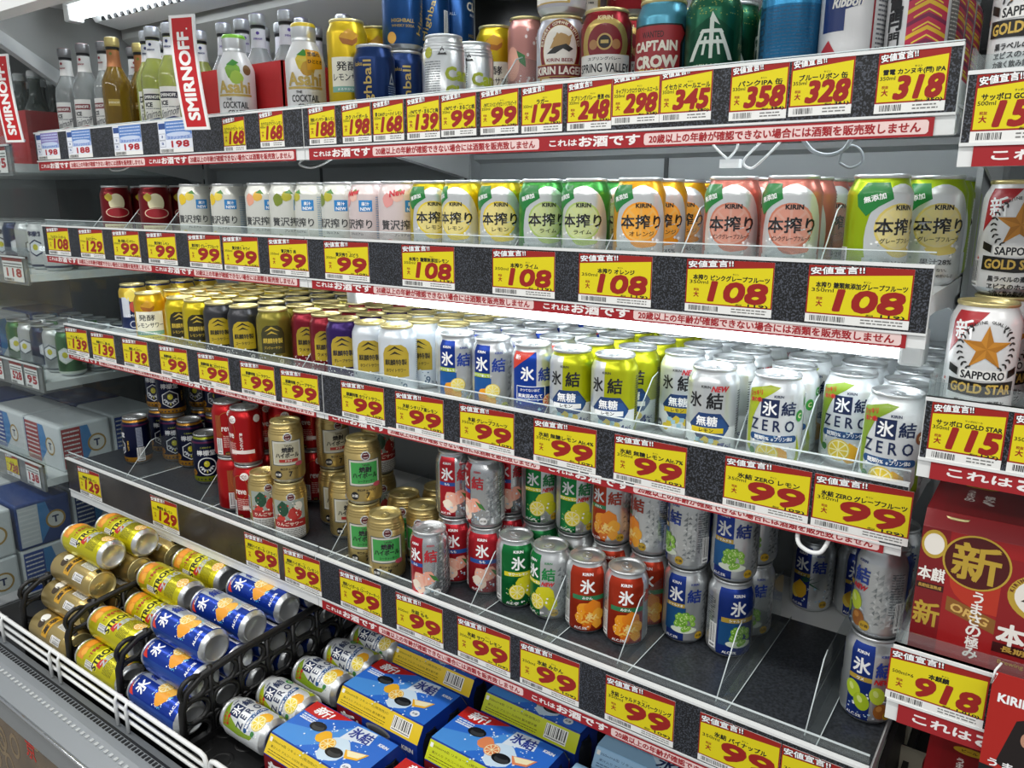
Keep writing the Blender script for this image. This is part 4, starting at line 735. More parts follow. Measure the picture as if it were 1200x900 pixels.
# ------------------------------------------------------------------ clear dividers on the shelves
def divider(s, x, word, y1=.36):
    z, yf = SH[s][:2]; hgt = .088
    mb = MB(); mb.prism([(0, 0), (y1-yf-.02, 0), (y1-yf-.02, hgt), (.085, hgt), (.070, hgt-.008), (.004, .012)], -.0008, .0008, CLEAR); mb.box(-.0008, .014, .002, y1-yf-.03, 0, .0012, CLEAR)
    mb.tube([(0, .004, .012), (0, .072, hgt-.005), (0, .088, hgt)], .0009, M('acrylic_edge', '#cfdadb', 0, .2), 5); mb.tube([(.014, .004, .0015), (.014, .30, .0015)], .0007, M('acrylic_edge'), 5)
    o = link('shelf_divider', mb.mesh('shelf_divider'), None, (x, yf+.016, z+(.0016 if s == 4 else .0002))); tag(o, 'clear plastic divider %s' % word, 'divider', 'clear plastic shelf dividers')
for s, x, wd in ((1, -.522, 'left of the silver cans on the top shelf'), (1, -.375, 'before the tall pink peach can on top shelf'), (1, -.306, 'left of the lager cans on the top shelf'), (2, -1.53, 'at far left of the red-gold cans, second shelf'), (2, -1.395, 'between the red-gold cans on the second shelf'), (2, -1.235, 'right of the red-gold cans on second shelf'), (2, -.955, 'among white fruit cans on the second shelf'),
        (2, -.332, 'between lemon and lime cans, second shelf'), (2, -.183, 'between lime and orange cans, second shelf'), (2, -.075, 'between orange and pink cans, second shelf'), (2, .095, 'right of pink grapefruit cans, second shelf'), (3, -.965, 'right of the cola special cans, third shelf'), (3, -.835, 'beside wine-red special cans, third shelf'), (3, -.432, 'between the two front blue lemon cans, third shelf'), (3, -.285, 'right of the bright blue can, third shelf'), (3, -.140, 'right of yellow-green cans on third shelf'), (3, .008, 'right of the white and navy cans, third shelf'), (3, .086, 'left of the empty front slot, third shelf'), (3, .150, 'left of the nearest zero grapefruit can, third shelf'),
        (4, -1.445, 'left of the single olive-footed navy can, lowest shelf'), (4, -1.15, 'left of the red cans on the lowest shelf'), (4, -.73, 'between the gold highball columns, lowest shelf'), (4, -.395, 'right of peach cans on the lowest shelf'), (4, -.255, 'left of the mandarin cans on lowest shelf'), (4, -.125, 'right of the mandarin cans on lowest shelf'), (4, .022, 'left of the empty space on lowest shelf'), (4, .137, 'right of the empty space on lowest shelf')):
    divider(s, x, wd, .40 if s < 4 else .335)
# ------------------------------------------------------------------ cans on the four shelves
SHW = {1: 'top shelf', 2: 'second shelf', 3: 'third shelf', 4: 'lowest shelf'}
COLN = {}
def column(s, key, x, y0, n=1, dy=.069, col='', off=-8, jit=.0011, tiers=1, front_off=None, keys=None):
    """cans one behind another; every can is its own object"""
    z = SH[s][0]+(.0015 if s == 4 else 0)
    for i in range(n):
        kk = (keys[i] if keys and i < len(keys) else key); t = tiers if isinstance(tiers, int) else tiers[i]
        for q in range(t):
            xx = x+R.uniform(-jit, jit); yy = y0+i*dy+(R.uniform(-jit, jit) if i else 0)
            if q: xx, yy = lx+R.uniform(-.001, .001), ly+R.uniform(-.001, .001)
            lx, ly = xx, yy
            o_ = off if (i == 0 and q == 0) or abs(off) < 1 else off+R.uniform(-35, 35)
            if i == 0 and q == 0 and front_off is not None: o_ = front_off
            row = ('front row' if i == 0 else '%s row back' % ORD[i+1]); tier = '' if t == 1 else (', upper tier' if q else ', lower tier')
            H_ = .122 if DES[kk][1] in ('350', 'bead') else .168
            can(kk, xx, yy, z+q*H_*.9985, off=o_, label='%s, %s%s, %s, %s' % (DES[kk][4], row, tier, col, SHW[s]), group='cans on the '+SHW[s], tab=(s >= 3))
# third shelf: all columns six deep, lids in view
c3 = [('navyyel', -1.60, .20, 4, 'leftmost column'), ('hakko', -1.395, .125, 6, 'left of two columns'), ('hakko', -1.327, .195, 5, 'right of two columns'), ('tk_yel', -1.259, .120, 6, 'left of two columns'), ('tk_yel', -1.190, .118, 6, 'right of two columns'), ('tk_blk', -1.115, .118, 6, 'left of two columns'), ('tk_blk', -1.030, .118, 6, 'right of two columns'),
      ('tk_gold', -.944, .122, 5, 'only column'), ('tk_red', -.875, .152, 5, 'left of two columns'), ('tk_red', -.807, .140, 5, 'right of two columns'), ('tk_pur', -.739, .120, 6, 'only column'), ('tk_wht', -.671, .120, 6, 'left of three columns'), ('tk_wht', -.603, .118, 6, 'middle of three columns'), ('tk_wht', -.536, .190, 5, 'right of three columns'),
      ('hk_lemon', -.468, .118, 6, 'left of two columns'), ('hk_lemon', -.397, .118, 6, 'right of two columns'), ('hk_gf', -.319, .116, 6, 'only column'), ('mu4', -.250, .116, 6, 'left of two columns'), ('mu4', -.179, .116, 6, 'right of two columns'), ('mu7', -.106, .188, 5, 'left of two columns'), ('mu7', -.034, .120, 6, 'right of two columns'),
      ('zero_l', .049, .121, 6, 'only column'), ('zero_g', .121, .190, 5, 'left of two columns'), ('zero_g', .187, .110, 6, 'right of two columns')]
for k, x, y, n, c in c3: column(3, k, x, y, n, col=c, off={'zero_g': -12, 'mu7': -6, 'hk_gf': -2}.get(k, -9))
# second shelf
c2 = [('redgold', -1.50, .13, 3, 'left column', 2), ('redgold', -1.335, .13, 3, 'right column', 2), ('zs_lemon', -1.145, .105, 4, 'left of two columns', -20), ('zs_lemon', -1.035, .105, 4, 'right of two columns', -34), ('zs_pink', -.917, .10, 4, 'only column', -20), ('zs_kiwi', -.848, .10, 4, 'left of three columns', -4), ('zs_kiwi', -.778, .10, 4, 'middle of three columns', -60), ('zs_kiwi', -.709, .10, 4, 'right of three columns', -40), ('zs_peach', -.641, .10, 4, 'left of two columns', -50), ('zs_peach', -.573, .10, 4, 'right of two columns', -4),
      ('hs_lemon', -.506, .103, 4, 'left of three columns', 0), ('hs_lemon', -.439, .100, 4, 'middle of three columns', -30), ('hs_lemon', -.369, .100, 4, 'right of three columns', -8), ('hs_lime', -.294, .100, 4, 'left of two columns', 8), ('hs_lime', -.222, .098, 4, 'right of two columns', -14), ('hs_orange', -.141, .098, 4, 'only column', 0),
      ('hs_pink', -.017, .100, 4, 'left of two columns', -6), ('hs_pink', .053, .096, 4, 'right of two columns', -3), ('hs_gf', .146, .105, 1, 'left of two columns', 38), ('hs_gf', .190, .180, 4, 'right of two columns', 10)]
for k, x, y, n, c, of in c2: column(2, k, x, y, n, col=c, off=of)
# top shelf cans
c1 = [('hakko500', -.700, .122, 4, 'only column', 4, 1), ('highb', -.632, .115, 4, 'only column', -6, 1), ('silver', -.490, .122, 2, 'only column', -6, 1),
      ('lager', -.280, .120, 3, 'only column', -2, [2, 2, 2]), ('spring', -.209, .118, 3, 'only column', -4, [1, 2, 2]), ('crow', -.129, .116, 3, 'only column', -12, 1), ('ise', -.061, .114, 3, 'left of two columns', -4, 1), ('ise', .004, .178, 3, 'right of two columns', -60, [1, 1, 2]),
      ('punk', .033, .105, 1, 'only column', -6, 1), ('ribbon', .100, .106, 3, 'only column', 10, 1), ('kannuki', .167, .108, 4, 'only column', -12, 1)]
for k, x, y, n, c, of, t in c1: column(1, k, x, y, n, col=c, off=of, tiers=t)
Z1 = SH[1][0]
for k, x, y, lb, of in (('milan', -.632, .184, 'blue highball can with gold script stacked at left on navy cans', 2), ('milan', -.632, .254, 'blue highball can turned to its barcode, stacked in the middle above navy cans', -70), ('milan', -.632, .323, 'blue highball can stacked at the rear above navy cans', 76)):
    can(k, x, y, Z1+.122, off=of, label=lb+', top shelf', group='cans on the top shelf', tab=False)
for x, y, i in ((-.526, .300, 0), (-.526, .370, 1)): can('hakko500', x, y, Z1, off=-5, label='tall yellow fermented lemon can behind the silver cans, %s, top shelf' % ('nearer one', 'farther one')[i], group='cans on the top shelf', tab=False)
for i, (x, y) in enumerate(((-.446, .275), (-.446, .345))): can('slimpeach', x, y, Z1, off=-5, label='tall slim pink peach can, %s, top shelf' % ('front one', 'rear one')[i], group='cans on the top shelf', tab=False)
# lowest shelf
def put(key, x, y, tier, lb, off=-6, tab=True):
    H_ = .122*.9985; can(key, x, y, SH[4][0]+.0015+tier*H_, off=off, label=lb+', lowest shelf', group='cans on the lowest shelf', tab=tab)
put('ldou', -1.560, .146, 0, 'navy lemon can turned to its barcode, standing alone in front', -92)
put('ldou_g', -1.290, .170, 0, 'navy olive-footed lemon can standing alone in front', -6)
for i, (x, y) in enumerate(((-1.590, .235), (-1.502, .215), (-1.425, .212), (-1.500, .300), (-1.420, .290), (-1.345, .275))):
    w_ = ('leftmost rear', 'second', 'third', 'rear left', 'rear middle', 'rear right')[i]
    put('ldou', x, y, 0, 'navy orange-footed lemon can under the %s of six stacks' % w_, -4, False)
    if i != 2: put('ldou', x+.002, y, 1, 'navy orange-footed lemon can topping the %s of six stacks' % w_, (-26, -4, -4, -30, -2, 0)[i])
for i, (x, y, t) in enumerate(((-1.096, .105, 2), (-1.024, .095, 2), (-1.065, .172, 2), (-.985, .165, 2), (-.99, .24, 2))):
    for q in range(t): put('redcan', x, y, q, 'red sour can with white seal, %s stack, %s' % (('front left', 'front right', 'middle left', 'middle right', 'rear')[i], ('bottom', 'top')[q]), (30, -30, 30, 20, 10)[i]-(30 if q else 0))
G4 = [('hb_apple', -.953, .080, 0, 'gold can with red apple picture, short front-left one', 0), ('hb_apple', -.873, .078, 0, 'gold can with red apple picture beneath grey-label can', -8), ('hb_dry', -.874, .079, 1, 'gold highball can with grey label on top in front', -6),
      ('hb_dry', -.792, .150, 0, 'gold grey-label highball can behind in second row', 4), ('hb_dry', -.858, .182, 0, 'gold grey-label highball can under rear left stack', 0), ('hb_dry', -.858, .183, 1, 'gold grey-label highball can topping rear left stack', 10), ('hb_apple', -.760, .215, 0, 'gold apple-picture can under rear right stack', 0), ('hb_apple', -.761, .216, 1, 'gold apple-picture can topping rear right stack', 24),
      ('hb_green', -.673, .088, 0, 'gold green-label highball can beneath another in front', -10), ('hb_green', -.672, .089, 1, 'gold green-label highball can stacked on top in front', -2), ('hb_green', -.601, .070, 0, 'gold green-label highball can, single in front', -6), ('hb_green', -.640, .160, 0, 'gold green-label highball can, second row left', -20), ('hb_green', -.572, .140, 0, 'gold green-label highball can, second row right', -30), ('hb_green', -.610, .225, 0, 'gold green-label highball can, third row left', -20), ('hb_green', -.545, .212, 0, 'gold green-label highball can, third row right', -20), ('hb_green', -.575, .290, 0, 'gold green-label highball can, rearmost', -20)]
for k, x, y, t, lb, of in G4: put(k, x, y, t, lb, of)
K4 = [('hk_peach', -.495, .067, 0, 'silver-sided peach sour can alone in front', -22), ('hk_peach', -.496, .137, 0, 'red peach sour can at base of left stack', 176), ('hk_peach', -.496, .138, 1, 'red peach sour can topping the left stack', 0), ('hk_peach', -.428, .137, 0, 'red peach sour can at base of middle stack', 172), ('hk_peach', -.428, .136, 1, 'silver-sided peach sour can topping middle stack', -48), ('hk_peach', -.428, .206, 0, 'red peach sour can at base of rear stack', 180), ('hk_peach', -.428, .207, 1, 'red peach sour can topping rear stack', 4),
      ('hk_sour', -.360, .131, 0, 'green lemon sour can alone in front', 190), ('hk_sour', -.293, .133, 0, 'silver-sided lemon sour can alone in front', -30), ('hk_sour', -.360, .203, 0, 'green lemon sour can at base of left stack', 200), ('hk_sour', -.360, .204, 1, 'green lemon sour can topping left stack', 0), ('hk_sour', -.290, .203, 0, 'green lemon sour can at base of right stack', -40), ('hk_sour', -.289, .203, 1, 'green lemon sour can topping right stack', 0), ('hk_sour', -.325, .275, 0, 'green lemon sour can at rear under another', 0), ('hk_sour', -.325, .275, 1, 'green lemon sour can topping the rear pair', -8),
      ('hk_mikan', -.225, .133, 0, 'mandarin sour can alone in front, left one', 186), ('hk_mikan', -.158, .137, 0, 'mandarin sour can alone in front, right one', 184), ('hk_mikan', -.222, .205, 0, 'mandarin sour can at base of left stack', 180), ('hk_mikan', -.222, .205, 1, 'mandarin sour can topping left stack', -18), ('hk_mikan', -.154, .207, 0, 'mandarin sour can at base of right stack', 178), ('hk_mikan', -.154, .207, 1, 'silver-sided mandarin sour can topping right stack', -64),
      ('hk_grape', -.087, .197, 0, 'grape sour can at base of left stack', 0), ('hk_grape', -.087, .197, 1, 'grape sour can turned to small print topping left stack', -64), ('hk_grape', -.017, .200, 0, 'grape sour can at base of right stack, turned away', 205), ('hk_grape', -.017, .200, 1, 'grape sour can topping right stack', -4), ('hk_grape', -.010, .272, 0, 'grape sour can at rear base', 0), ('hk_grape', -.010, .272, 1, 'grape sour can topping the rear pair', -14),
      ('hk_pine', .048, .408, 0, 'pineapple can standing alone at the back', -6), ('hk_pine', .114, .425, 0, 'pineapple can in shadow at the back, middle', 20), ('hk_ume', .182, .42, 0, 'green-plum can in shadow at the back right', 16),
      ('hk_ume', .186, .162, 0, 'green-plum sour can at base of nearest right stack', 6), ('hk_ume', .186, .163, 1, 'silver-sided green-plum can topping nearest right stack', -66), ('hk_ume', .186, .234, 0, 'green-plum can under second right stack', 0), ('hk_ume', .186, .235, 1, 'green-plum can topping second right stack', 10)]
for k, x, y, t, lb, of in K4: put(k, x, y, t, lb, of)
# ------------------------------------------------------------------ bottles on the top shelf
def clear_liquid(name, c, tr=.55):
    m = M(name, c, 0, .05, .6, 1.0); b = m.node_tree.nodes['Principled BSDF']; b.inputs['Transmission Weight'].default_value = tr; b.inputs['IOR'].default_value = 1.2; return m
BP = [(0, 3), (24, 2.5), (27, 0), (29, 3), (29.3, 20), (29.3, 118), (27.5, 132), (20, 148), (14.5, 160), (13, 172), (12.4, 196), (13.6, 198), (13.6, 203), (12.6, 204)]
def bottle(kind, x, y, lb, off=0):
    liq, lab, band, capc, top, neck = {'red': ('#c3c9c9', '#e9e9e6', '#9c2432', '#8a8a8c', '#8c2430', '#e2e2e0'), 'lemon': ('#d3dc7c', '#ecebe4', '#1f2f6c', '#c9ccd2', '#5a6cc0', '#e8e8ea'), 'gold': ('#9c7a22', '#a98a3a', '#6c7a2c', '#cdbb7a', '#d6c68a', '#b0744a'), 'purple': ('#ccd0d2', '#e4e2ec', '#5a3f9c', '#b9bcc0', '#6f5cb0', '#dcdae2')}[kind]
    key = 'bottle_'+kind
    if key not in DES:
        mb = MB(); mb.lathe([(r*.001, z*.001) for r, z in BP], clear_liquid('liquid_'+kind, liq, .62 if kind != 'gold' else .5), 32); A = Art()
        A.rect(H(lab), -20, 16, 22, 100, 1)
        if kind == 'gold': A.rect(FO('#b9a050'), -10, 78, 14, 92, 2); A.text(H('#f2e8c8'), 'SMIRNOFF', 2, 85, 4, 3, .04, w=22); blob(A, H('#9cb83a'), -6, 22, 9, 3, seed=4, k=1.1); A.ell(H('#e2ecc0'), -4, 22, 4, 7, 4); A.p.pop(0)
        else:
            A.rect(H('#14182c') if kind != 'red' else H('#7a1620'), -18, 78, 20, 90, 2); A.text(H('#f4f2ee'), 'SMIRNOFF.', 1, 84, 6, 3, .05, w=34); A.text(H(K_), 'ICE', -7, 69, 8, 3, .06, w=15); A.lines(H('#4a4e58'), -16, 61, 18, 1, 3, 1.4, 3, random.Random(3))
            A.text(H('#3a3c44'), 'Smirnoff', 2, 52, 15, 4, 0, w=40, shear=.5, rot=.25); A.poly(H(band), [(-20, 28), (-8, 40), (10, 44), (22, 42), (22, 30), (14, 20), (-20, 20)], 2)
            if kind == 'lemon': blob(A, H('#e3cf52'), 6, 24, 9, 4, seed=3); A.ell(H('#efe08a'), 5, 26, 5, 5, 5)
        q = [(13.6, 160), (13.4, 172), (12.8, 194)]
        A.wrap(mb, lambda v: 29.3, Rm=29.3, vs_cut=())
        mb.lathe([(.0148, .160), (.0134, .172), (.0127, .194)], M('bottle_neck_'+kind, neck, .5 if kind == 'gold' else 0, .35), 26)
        B = Art(); B.text(H(band), 'SMIRNOFF', 0, 176, 3.2, 3, .05, w=16) if kind != 'gold' else None; B.ell(H(band), 0, 186, 3, 3, 3)
        B.wrap(mb, lambda v: 13.7, Rm=13.7, vs_cut=())
        body = mb.mesh('bottle_body'); mb = MB(); cm = M('crown_'+kind, capc, .7, .3)
        mb.lathe([(.0128, .1955), (.0137, .197), (.0137, .2005)], M('slot_dark'), 26); mb.lathe([(.0125, .2005), (.0142, .201), (.0148, .206), (.0146, .2075), (.0149, .209), (.0149, .213), (.0146, .2145), (.0148, .217), (.0140, .2195)], cm, 30); mb.lathe([(.0140, .2195), (.012, .2205), (0, .2207)], H(top), 30)
        DES[key] = (body, 'b', 's', '', '', ''); DES[key+'_cap'] = (mb.mesh('bottle_cap'),)
    r = empty('glass_bottle', (x, y, Z1), (0, 0, math.atan2(.326-x, .845+y)+math.radians(off))); tag(r, lb+', top shelf', 'bottle', 'glass bottles on the top shelf')
    link('body', DES[key][0], r); link('cap', DES[key+'_cap'][0], r)
for i, (x, y) in enumerate(((-1.645, .125), (-1.552, .120), (-1.490, .135), (-1.575, .195), (-1.500, .210))): bottle('red', x, y, 'clear red-label bottle, %s' % ('leftmost at the end', 'second from the left', 'third from the left', 'behind the second', 'behind the third')[i], (-42, -34, -50, -30, 0)[i])
for i, (x, y) in enumerate(((-1.425, .120), (-1.440, .190))): bottle('gold', x, y, 'amber bottle with gold cap, %s' % ('front one', 'rear one')[i], -20)
bottle('red', -1.375, .20, 'clear red-label bottle standing between amber and lemon bottles', 0)
for i, (x, y) in enumerate(((-1.305, .130), (-1.255, .112), (-1.193, .112), (-1.28, .20), (-1.21, .19))): bottle('lemon', x, y, 'pale yellow lemon bottle, %s' % ('front left', 'front middle', 'front right', 'rear left', 'rear right')[i], (-20, -24, -30, 0, 0)[i])
for i, (x, y) in enumerate(((-1.105, .175), (-1.047, .175), (-.985, .165), (-1.075, .245), (-1.01, .240), (-.945, .235), (-.915, .175), (-.985, .305), (-.855, .26), (-.88, .33))): bottle('purple', x, y, 'clear purple-topped bottle behind the red tray, %s' % ('front left', 'second in front', 'third in front', 'second row left', 'second row middle', 'second row right', 'front right', 'third row', 'near the yellow-capped bottle', 'rearmost')[i], R.uniform(-30, 20))
# red cardboard trays around the bottles
for (x0, x1, y, lb) in ((-1.135, -.885, .135, 'red cardboard tray holding the purple-topped bottles on the top shelf'),):
    b = MB(); C_ = M('red_card', '#b81d20', 0, .55); b.box(x0, x1, y, y+.003, 0, .128, C_); b.box(x0, x0+.003, y, y+.21, 0, .128, C_); b.box(x1-.003, x1, y, y+.21, 0, .128, C_); b.box(x0, x1, y+.207, y+.21, 0, .128, C_)
    A = Art(); A.rect(H('#4a3a78'), 30, 6, 100, 36, 1); A.ell(H('#7a6ab0'), 50, 20, 12, 12, 2); A.ell(H('#2c2250'), 78, 18, 14, 12, 2); A.flat(b, lambda u, v, q: (x0+.02+u, y-q, v+.002))
    tag(link('bottle_tray', b.mesh('bottle_tray'), None, (0, 0, Z1)), lb, 'tray')
# bottle-shaped cans of cocktail
BC = [(0, 4), (22, 3.5), (26, 0), (31, 5), (33, 10), (33.2, 112), (31.5, 118), (25, 132), (20.5, 141), (19.5, 144), (19.5, 150)]
def cocktail(c1, c2, capc, x, y, lb, off):
    mb = MB(); mb.lathe([(r*.001, z*.001) for r, z in BC], M('white_can', '#e4e4e4', .2, .32), 40); A = Art()
    blob(A, H(c1), 0, 98, 15, 2, seed=4); blob(A, H(c2), 6, 86, 12, 3, seed=6); A.ell(H('#7a5a34'), 26, 100, 8, 9, 2); A.poly(H('#3f8a34'), [(-12, 108), (0, 118), (12, 112), (2, 106)], 4)
    g = M('gold_print', '#c8ae62', .5, .35); A.text(g, 'Asahi', 0, 70, 20, 5, .05, w=58); A.rect(g, -32, 54, 32, 58, 4); A.text(H(K_), 'THE', -10, 49, 4, 4, .04); A.text(H(K_), 'COCKTAIL', 0, 39, 11, 4, .03, w=48); A.text(H(K_), 'CRAFT', 2, 26, 8, 4, .03, w=30); A.lines(H('#55585a'), 52, 96, 64, 22, 3.4, 1.2, 2, random.Random(3))
    if c1 != '#7fb03a': A.poly(H('#e2a41a'), [(6, 84), (34, 88), (34, 116), (4, 118)], 6); A.text(H(K_), '至福の', 19, 110, 7, 7, .04, w=24); A.text(H(K_), 'ひととき', 20, 98, 6, 7, .04, w=26)
    A.p = [(m, [(u, v+11) for u, v in vs], fs, L) for m, vs, fs, L in A.p]
    A.wrap(mb, rad_of(BC), vs_cut=(108, 112, 116, 120, 124, 128, 132, 136))
    r = empty('bottle_can', (x, y, Z1), (0, 0, math.atan2(.326-x, .845+y)+math.radians(off))); tag(r, lb, 'bottle', 'cocktail bottles on the top shelf'); link('body', mb.mesh('bottle_can_body'), r)
    mb = MB(); mb.lathe([(.0200, .143), (.0205, .146), (.0200, .147), (.0206, .150), (.0206, .166), (.0206, .1661)], ALU, 36); mb.lathe([(.0206, .1661), (.0207, .170), (.0190, .1725), (0, .173)], H(capc), 36); link('screw_cap', mb.mesh('screw_cap'), r)
cocktail('#7fb03a', '#a9c84a', '#7cc02a', -.975, .102, 'white cocktail bottle with green cap before the red tray, top shelf', -10)
cocktail('#d9c238', '#c89a2a', '#d8be1c', -.793, .110, 'white cocktail bottle with yellow cap and orange sticker, top shelf', -4)
# ------------------------------------------------------------------ the low deck: crates, lying cans, cartons
FZ = -.270
def xcan(key, xl, y, z, lb, roll=0.0, flip=False):
    rot = (0, PI/2, 0) if flip else (0, -PI/2, 0)
    m = Matrix.Rotation(roll, 4, 'X') @ (Matrix.Rotation(PI/2, 4, 'Y') if flip else Matrix.Rotation(-PI/2, 4, 'Y'))
    H_ = .168 if DES[key][1] == '500' else .122
    can(key, xl if flip else xl+H_, y, z, label=lb, group='cans lying on the low deck', lying=m.to_euler())
def crate(x0, x1, y0, y1, ribs, lb):
    """black plastic crate: floor and rounded side walls pierced by oval holes"""
    e = empty('black_crate', ((x0+x1)/2, y0, FZ-.062)); tag(e, lb, 'crate', 'black plastic crates on the deck')
    ox = -(x0+x1)/2; b = MB(); b.box(x0+ox, x1+ox, 0, y1-y0, 0, .058, BLACKP)
    for k in range(int((y1-y0)/.055)):
        for q in range(int((x1-x0)/.06)): b.lathe([(.016, .0581), (.020, .0596), (.023, .0581)], BLACKP, 16, o=(x0+ox+.03+q*.06, .028+k*.055, 0))
    link('crate_floor', b.mesh('crate_floor'), e)
    for xx in ribs:
        b = MB(); t = .006; L = y1-y0; n = 5; h = .142
        b.box(xx+ox-t, xx+ox+t, 0, L, .058, .072, BLACKP)
        b.tube([(xx+ox, .004, .06), (xx+ox, .006, .14), (xx+ox, .016, .168), (xx+ox, .045, .185), (xx+ox, .12, .193), (xx+ox, L-.02, .205), (xx+ox, L-.005, .19), (xx+ox, L-.004, .06)], .0068, BLACKP, 8)
        for k in range(1, 8): b.tube([(xx+ox, k*L/8, .06), (xx+ox, k*L/8+.004, .197)], .0050, BLACKP, 6)
        for zz in (.105, .15): b.tube([(xx+ox, .005, zz), (xx+ox, L-.006, zz+.006)], .0046, BLACKP, 6)
        for k in range(8):
            for zz in (.082, .126, .170):
                b.tube([(xx+ox, (k+.5)*L/8+.026*math.cos(a), zz+.022*math.sin(a)) for a in [2*PI*i/14 for i in range(14)]], .0048, BLACKP, 5, True)
        link('crate_wall', b.mesh('crate_wall'), e)
    return e
crate(-1.412, -1.018, -.232, .25, (-1.405, -1.206), 'black crate at the left holding gold and yellow cans')
crate(-1.012, -.672, -.232, .25, (-1.013, -.808), 'black crate in the middle holding blue and zero cans')
rows = lambda ys: ys
LY = {0: (-.197, -.122, -.047, .028, .103, .178), 1: (-.163, -.088, -.013, .062, .137), 2: (-.137, -.055, .028, .103, .172), 3: (-.108, -.035, .040)}
LZ = {0: FZ+.0335, 1: FZ+.0335+.0560, 2: FZ+.0335+.1120, 3: FZ+.0335+.168}
LN = ('bottom', 'second', 'third', 'top')
def pile(x, layers, name):
    for L, keys in layers.items():
        for i, k in enumerate(keys):
            if not k: continue
            kk, fl = (k[:-1], True) if k.endswith('!') else (k, False)
            xcan(kk, x+R.uniform(-.003, .003), LY[L][i], LZ[L], '%s lying in the %s pile, %s layer, %s from the front' % (DES[kk][4], name, LN[L], ORD[i+1]), R.uniform(-.25, .25)+(.5 if kk == 'strong' else .35), fl)
pile(-1.392, {0: ['gold500!']*5, 1: ['gold500!', 'gold500!', 'gold500!', 'gold500!'], 2: ['gold500!', 'gold500!', 'gold500!', 'gold500!'], 3: ['strong', 'strong']}, 'left')
pile(-1.196, {0: ['strong']*6, 1: ['strong']*5, 2: ['', 'strong', 'strong', 'strong', 'strong']}, 'middle')
pile(-.999, {0: ['hk500']*6, 1: ['hk500']*5, 2: ['hk500']*5}, 'right')
for i, (y, k) in enumerate(((-.142, 'zero_g'), (-.066, 'zero_l'), (.016, 'zero_g'), (.095, 'zero_l'), (.165, 'zero_g'))):
    xcan(k, -.790, y, FZ+.0335, '%s lying by the cartons, %s from the front' % (DES[k][4], ORD[i+1]), (-1.15, -.85, -1.2, -.8, -1.0)[i])
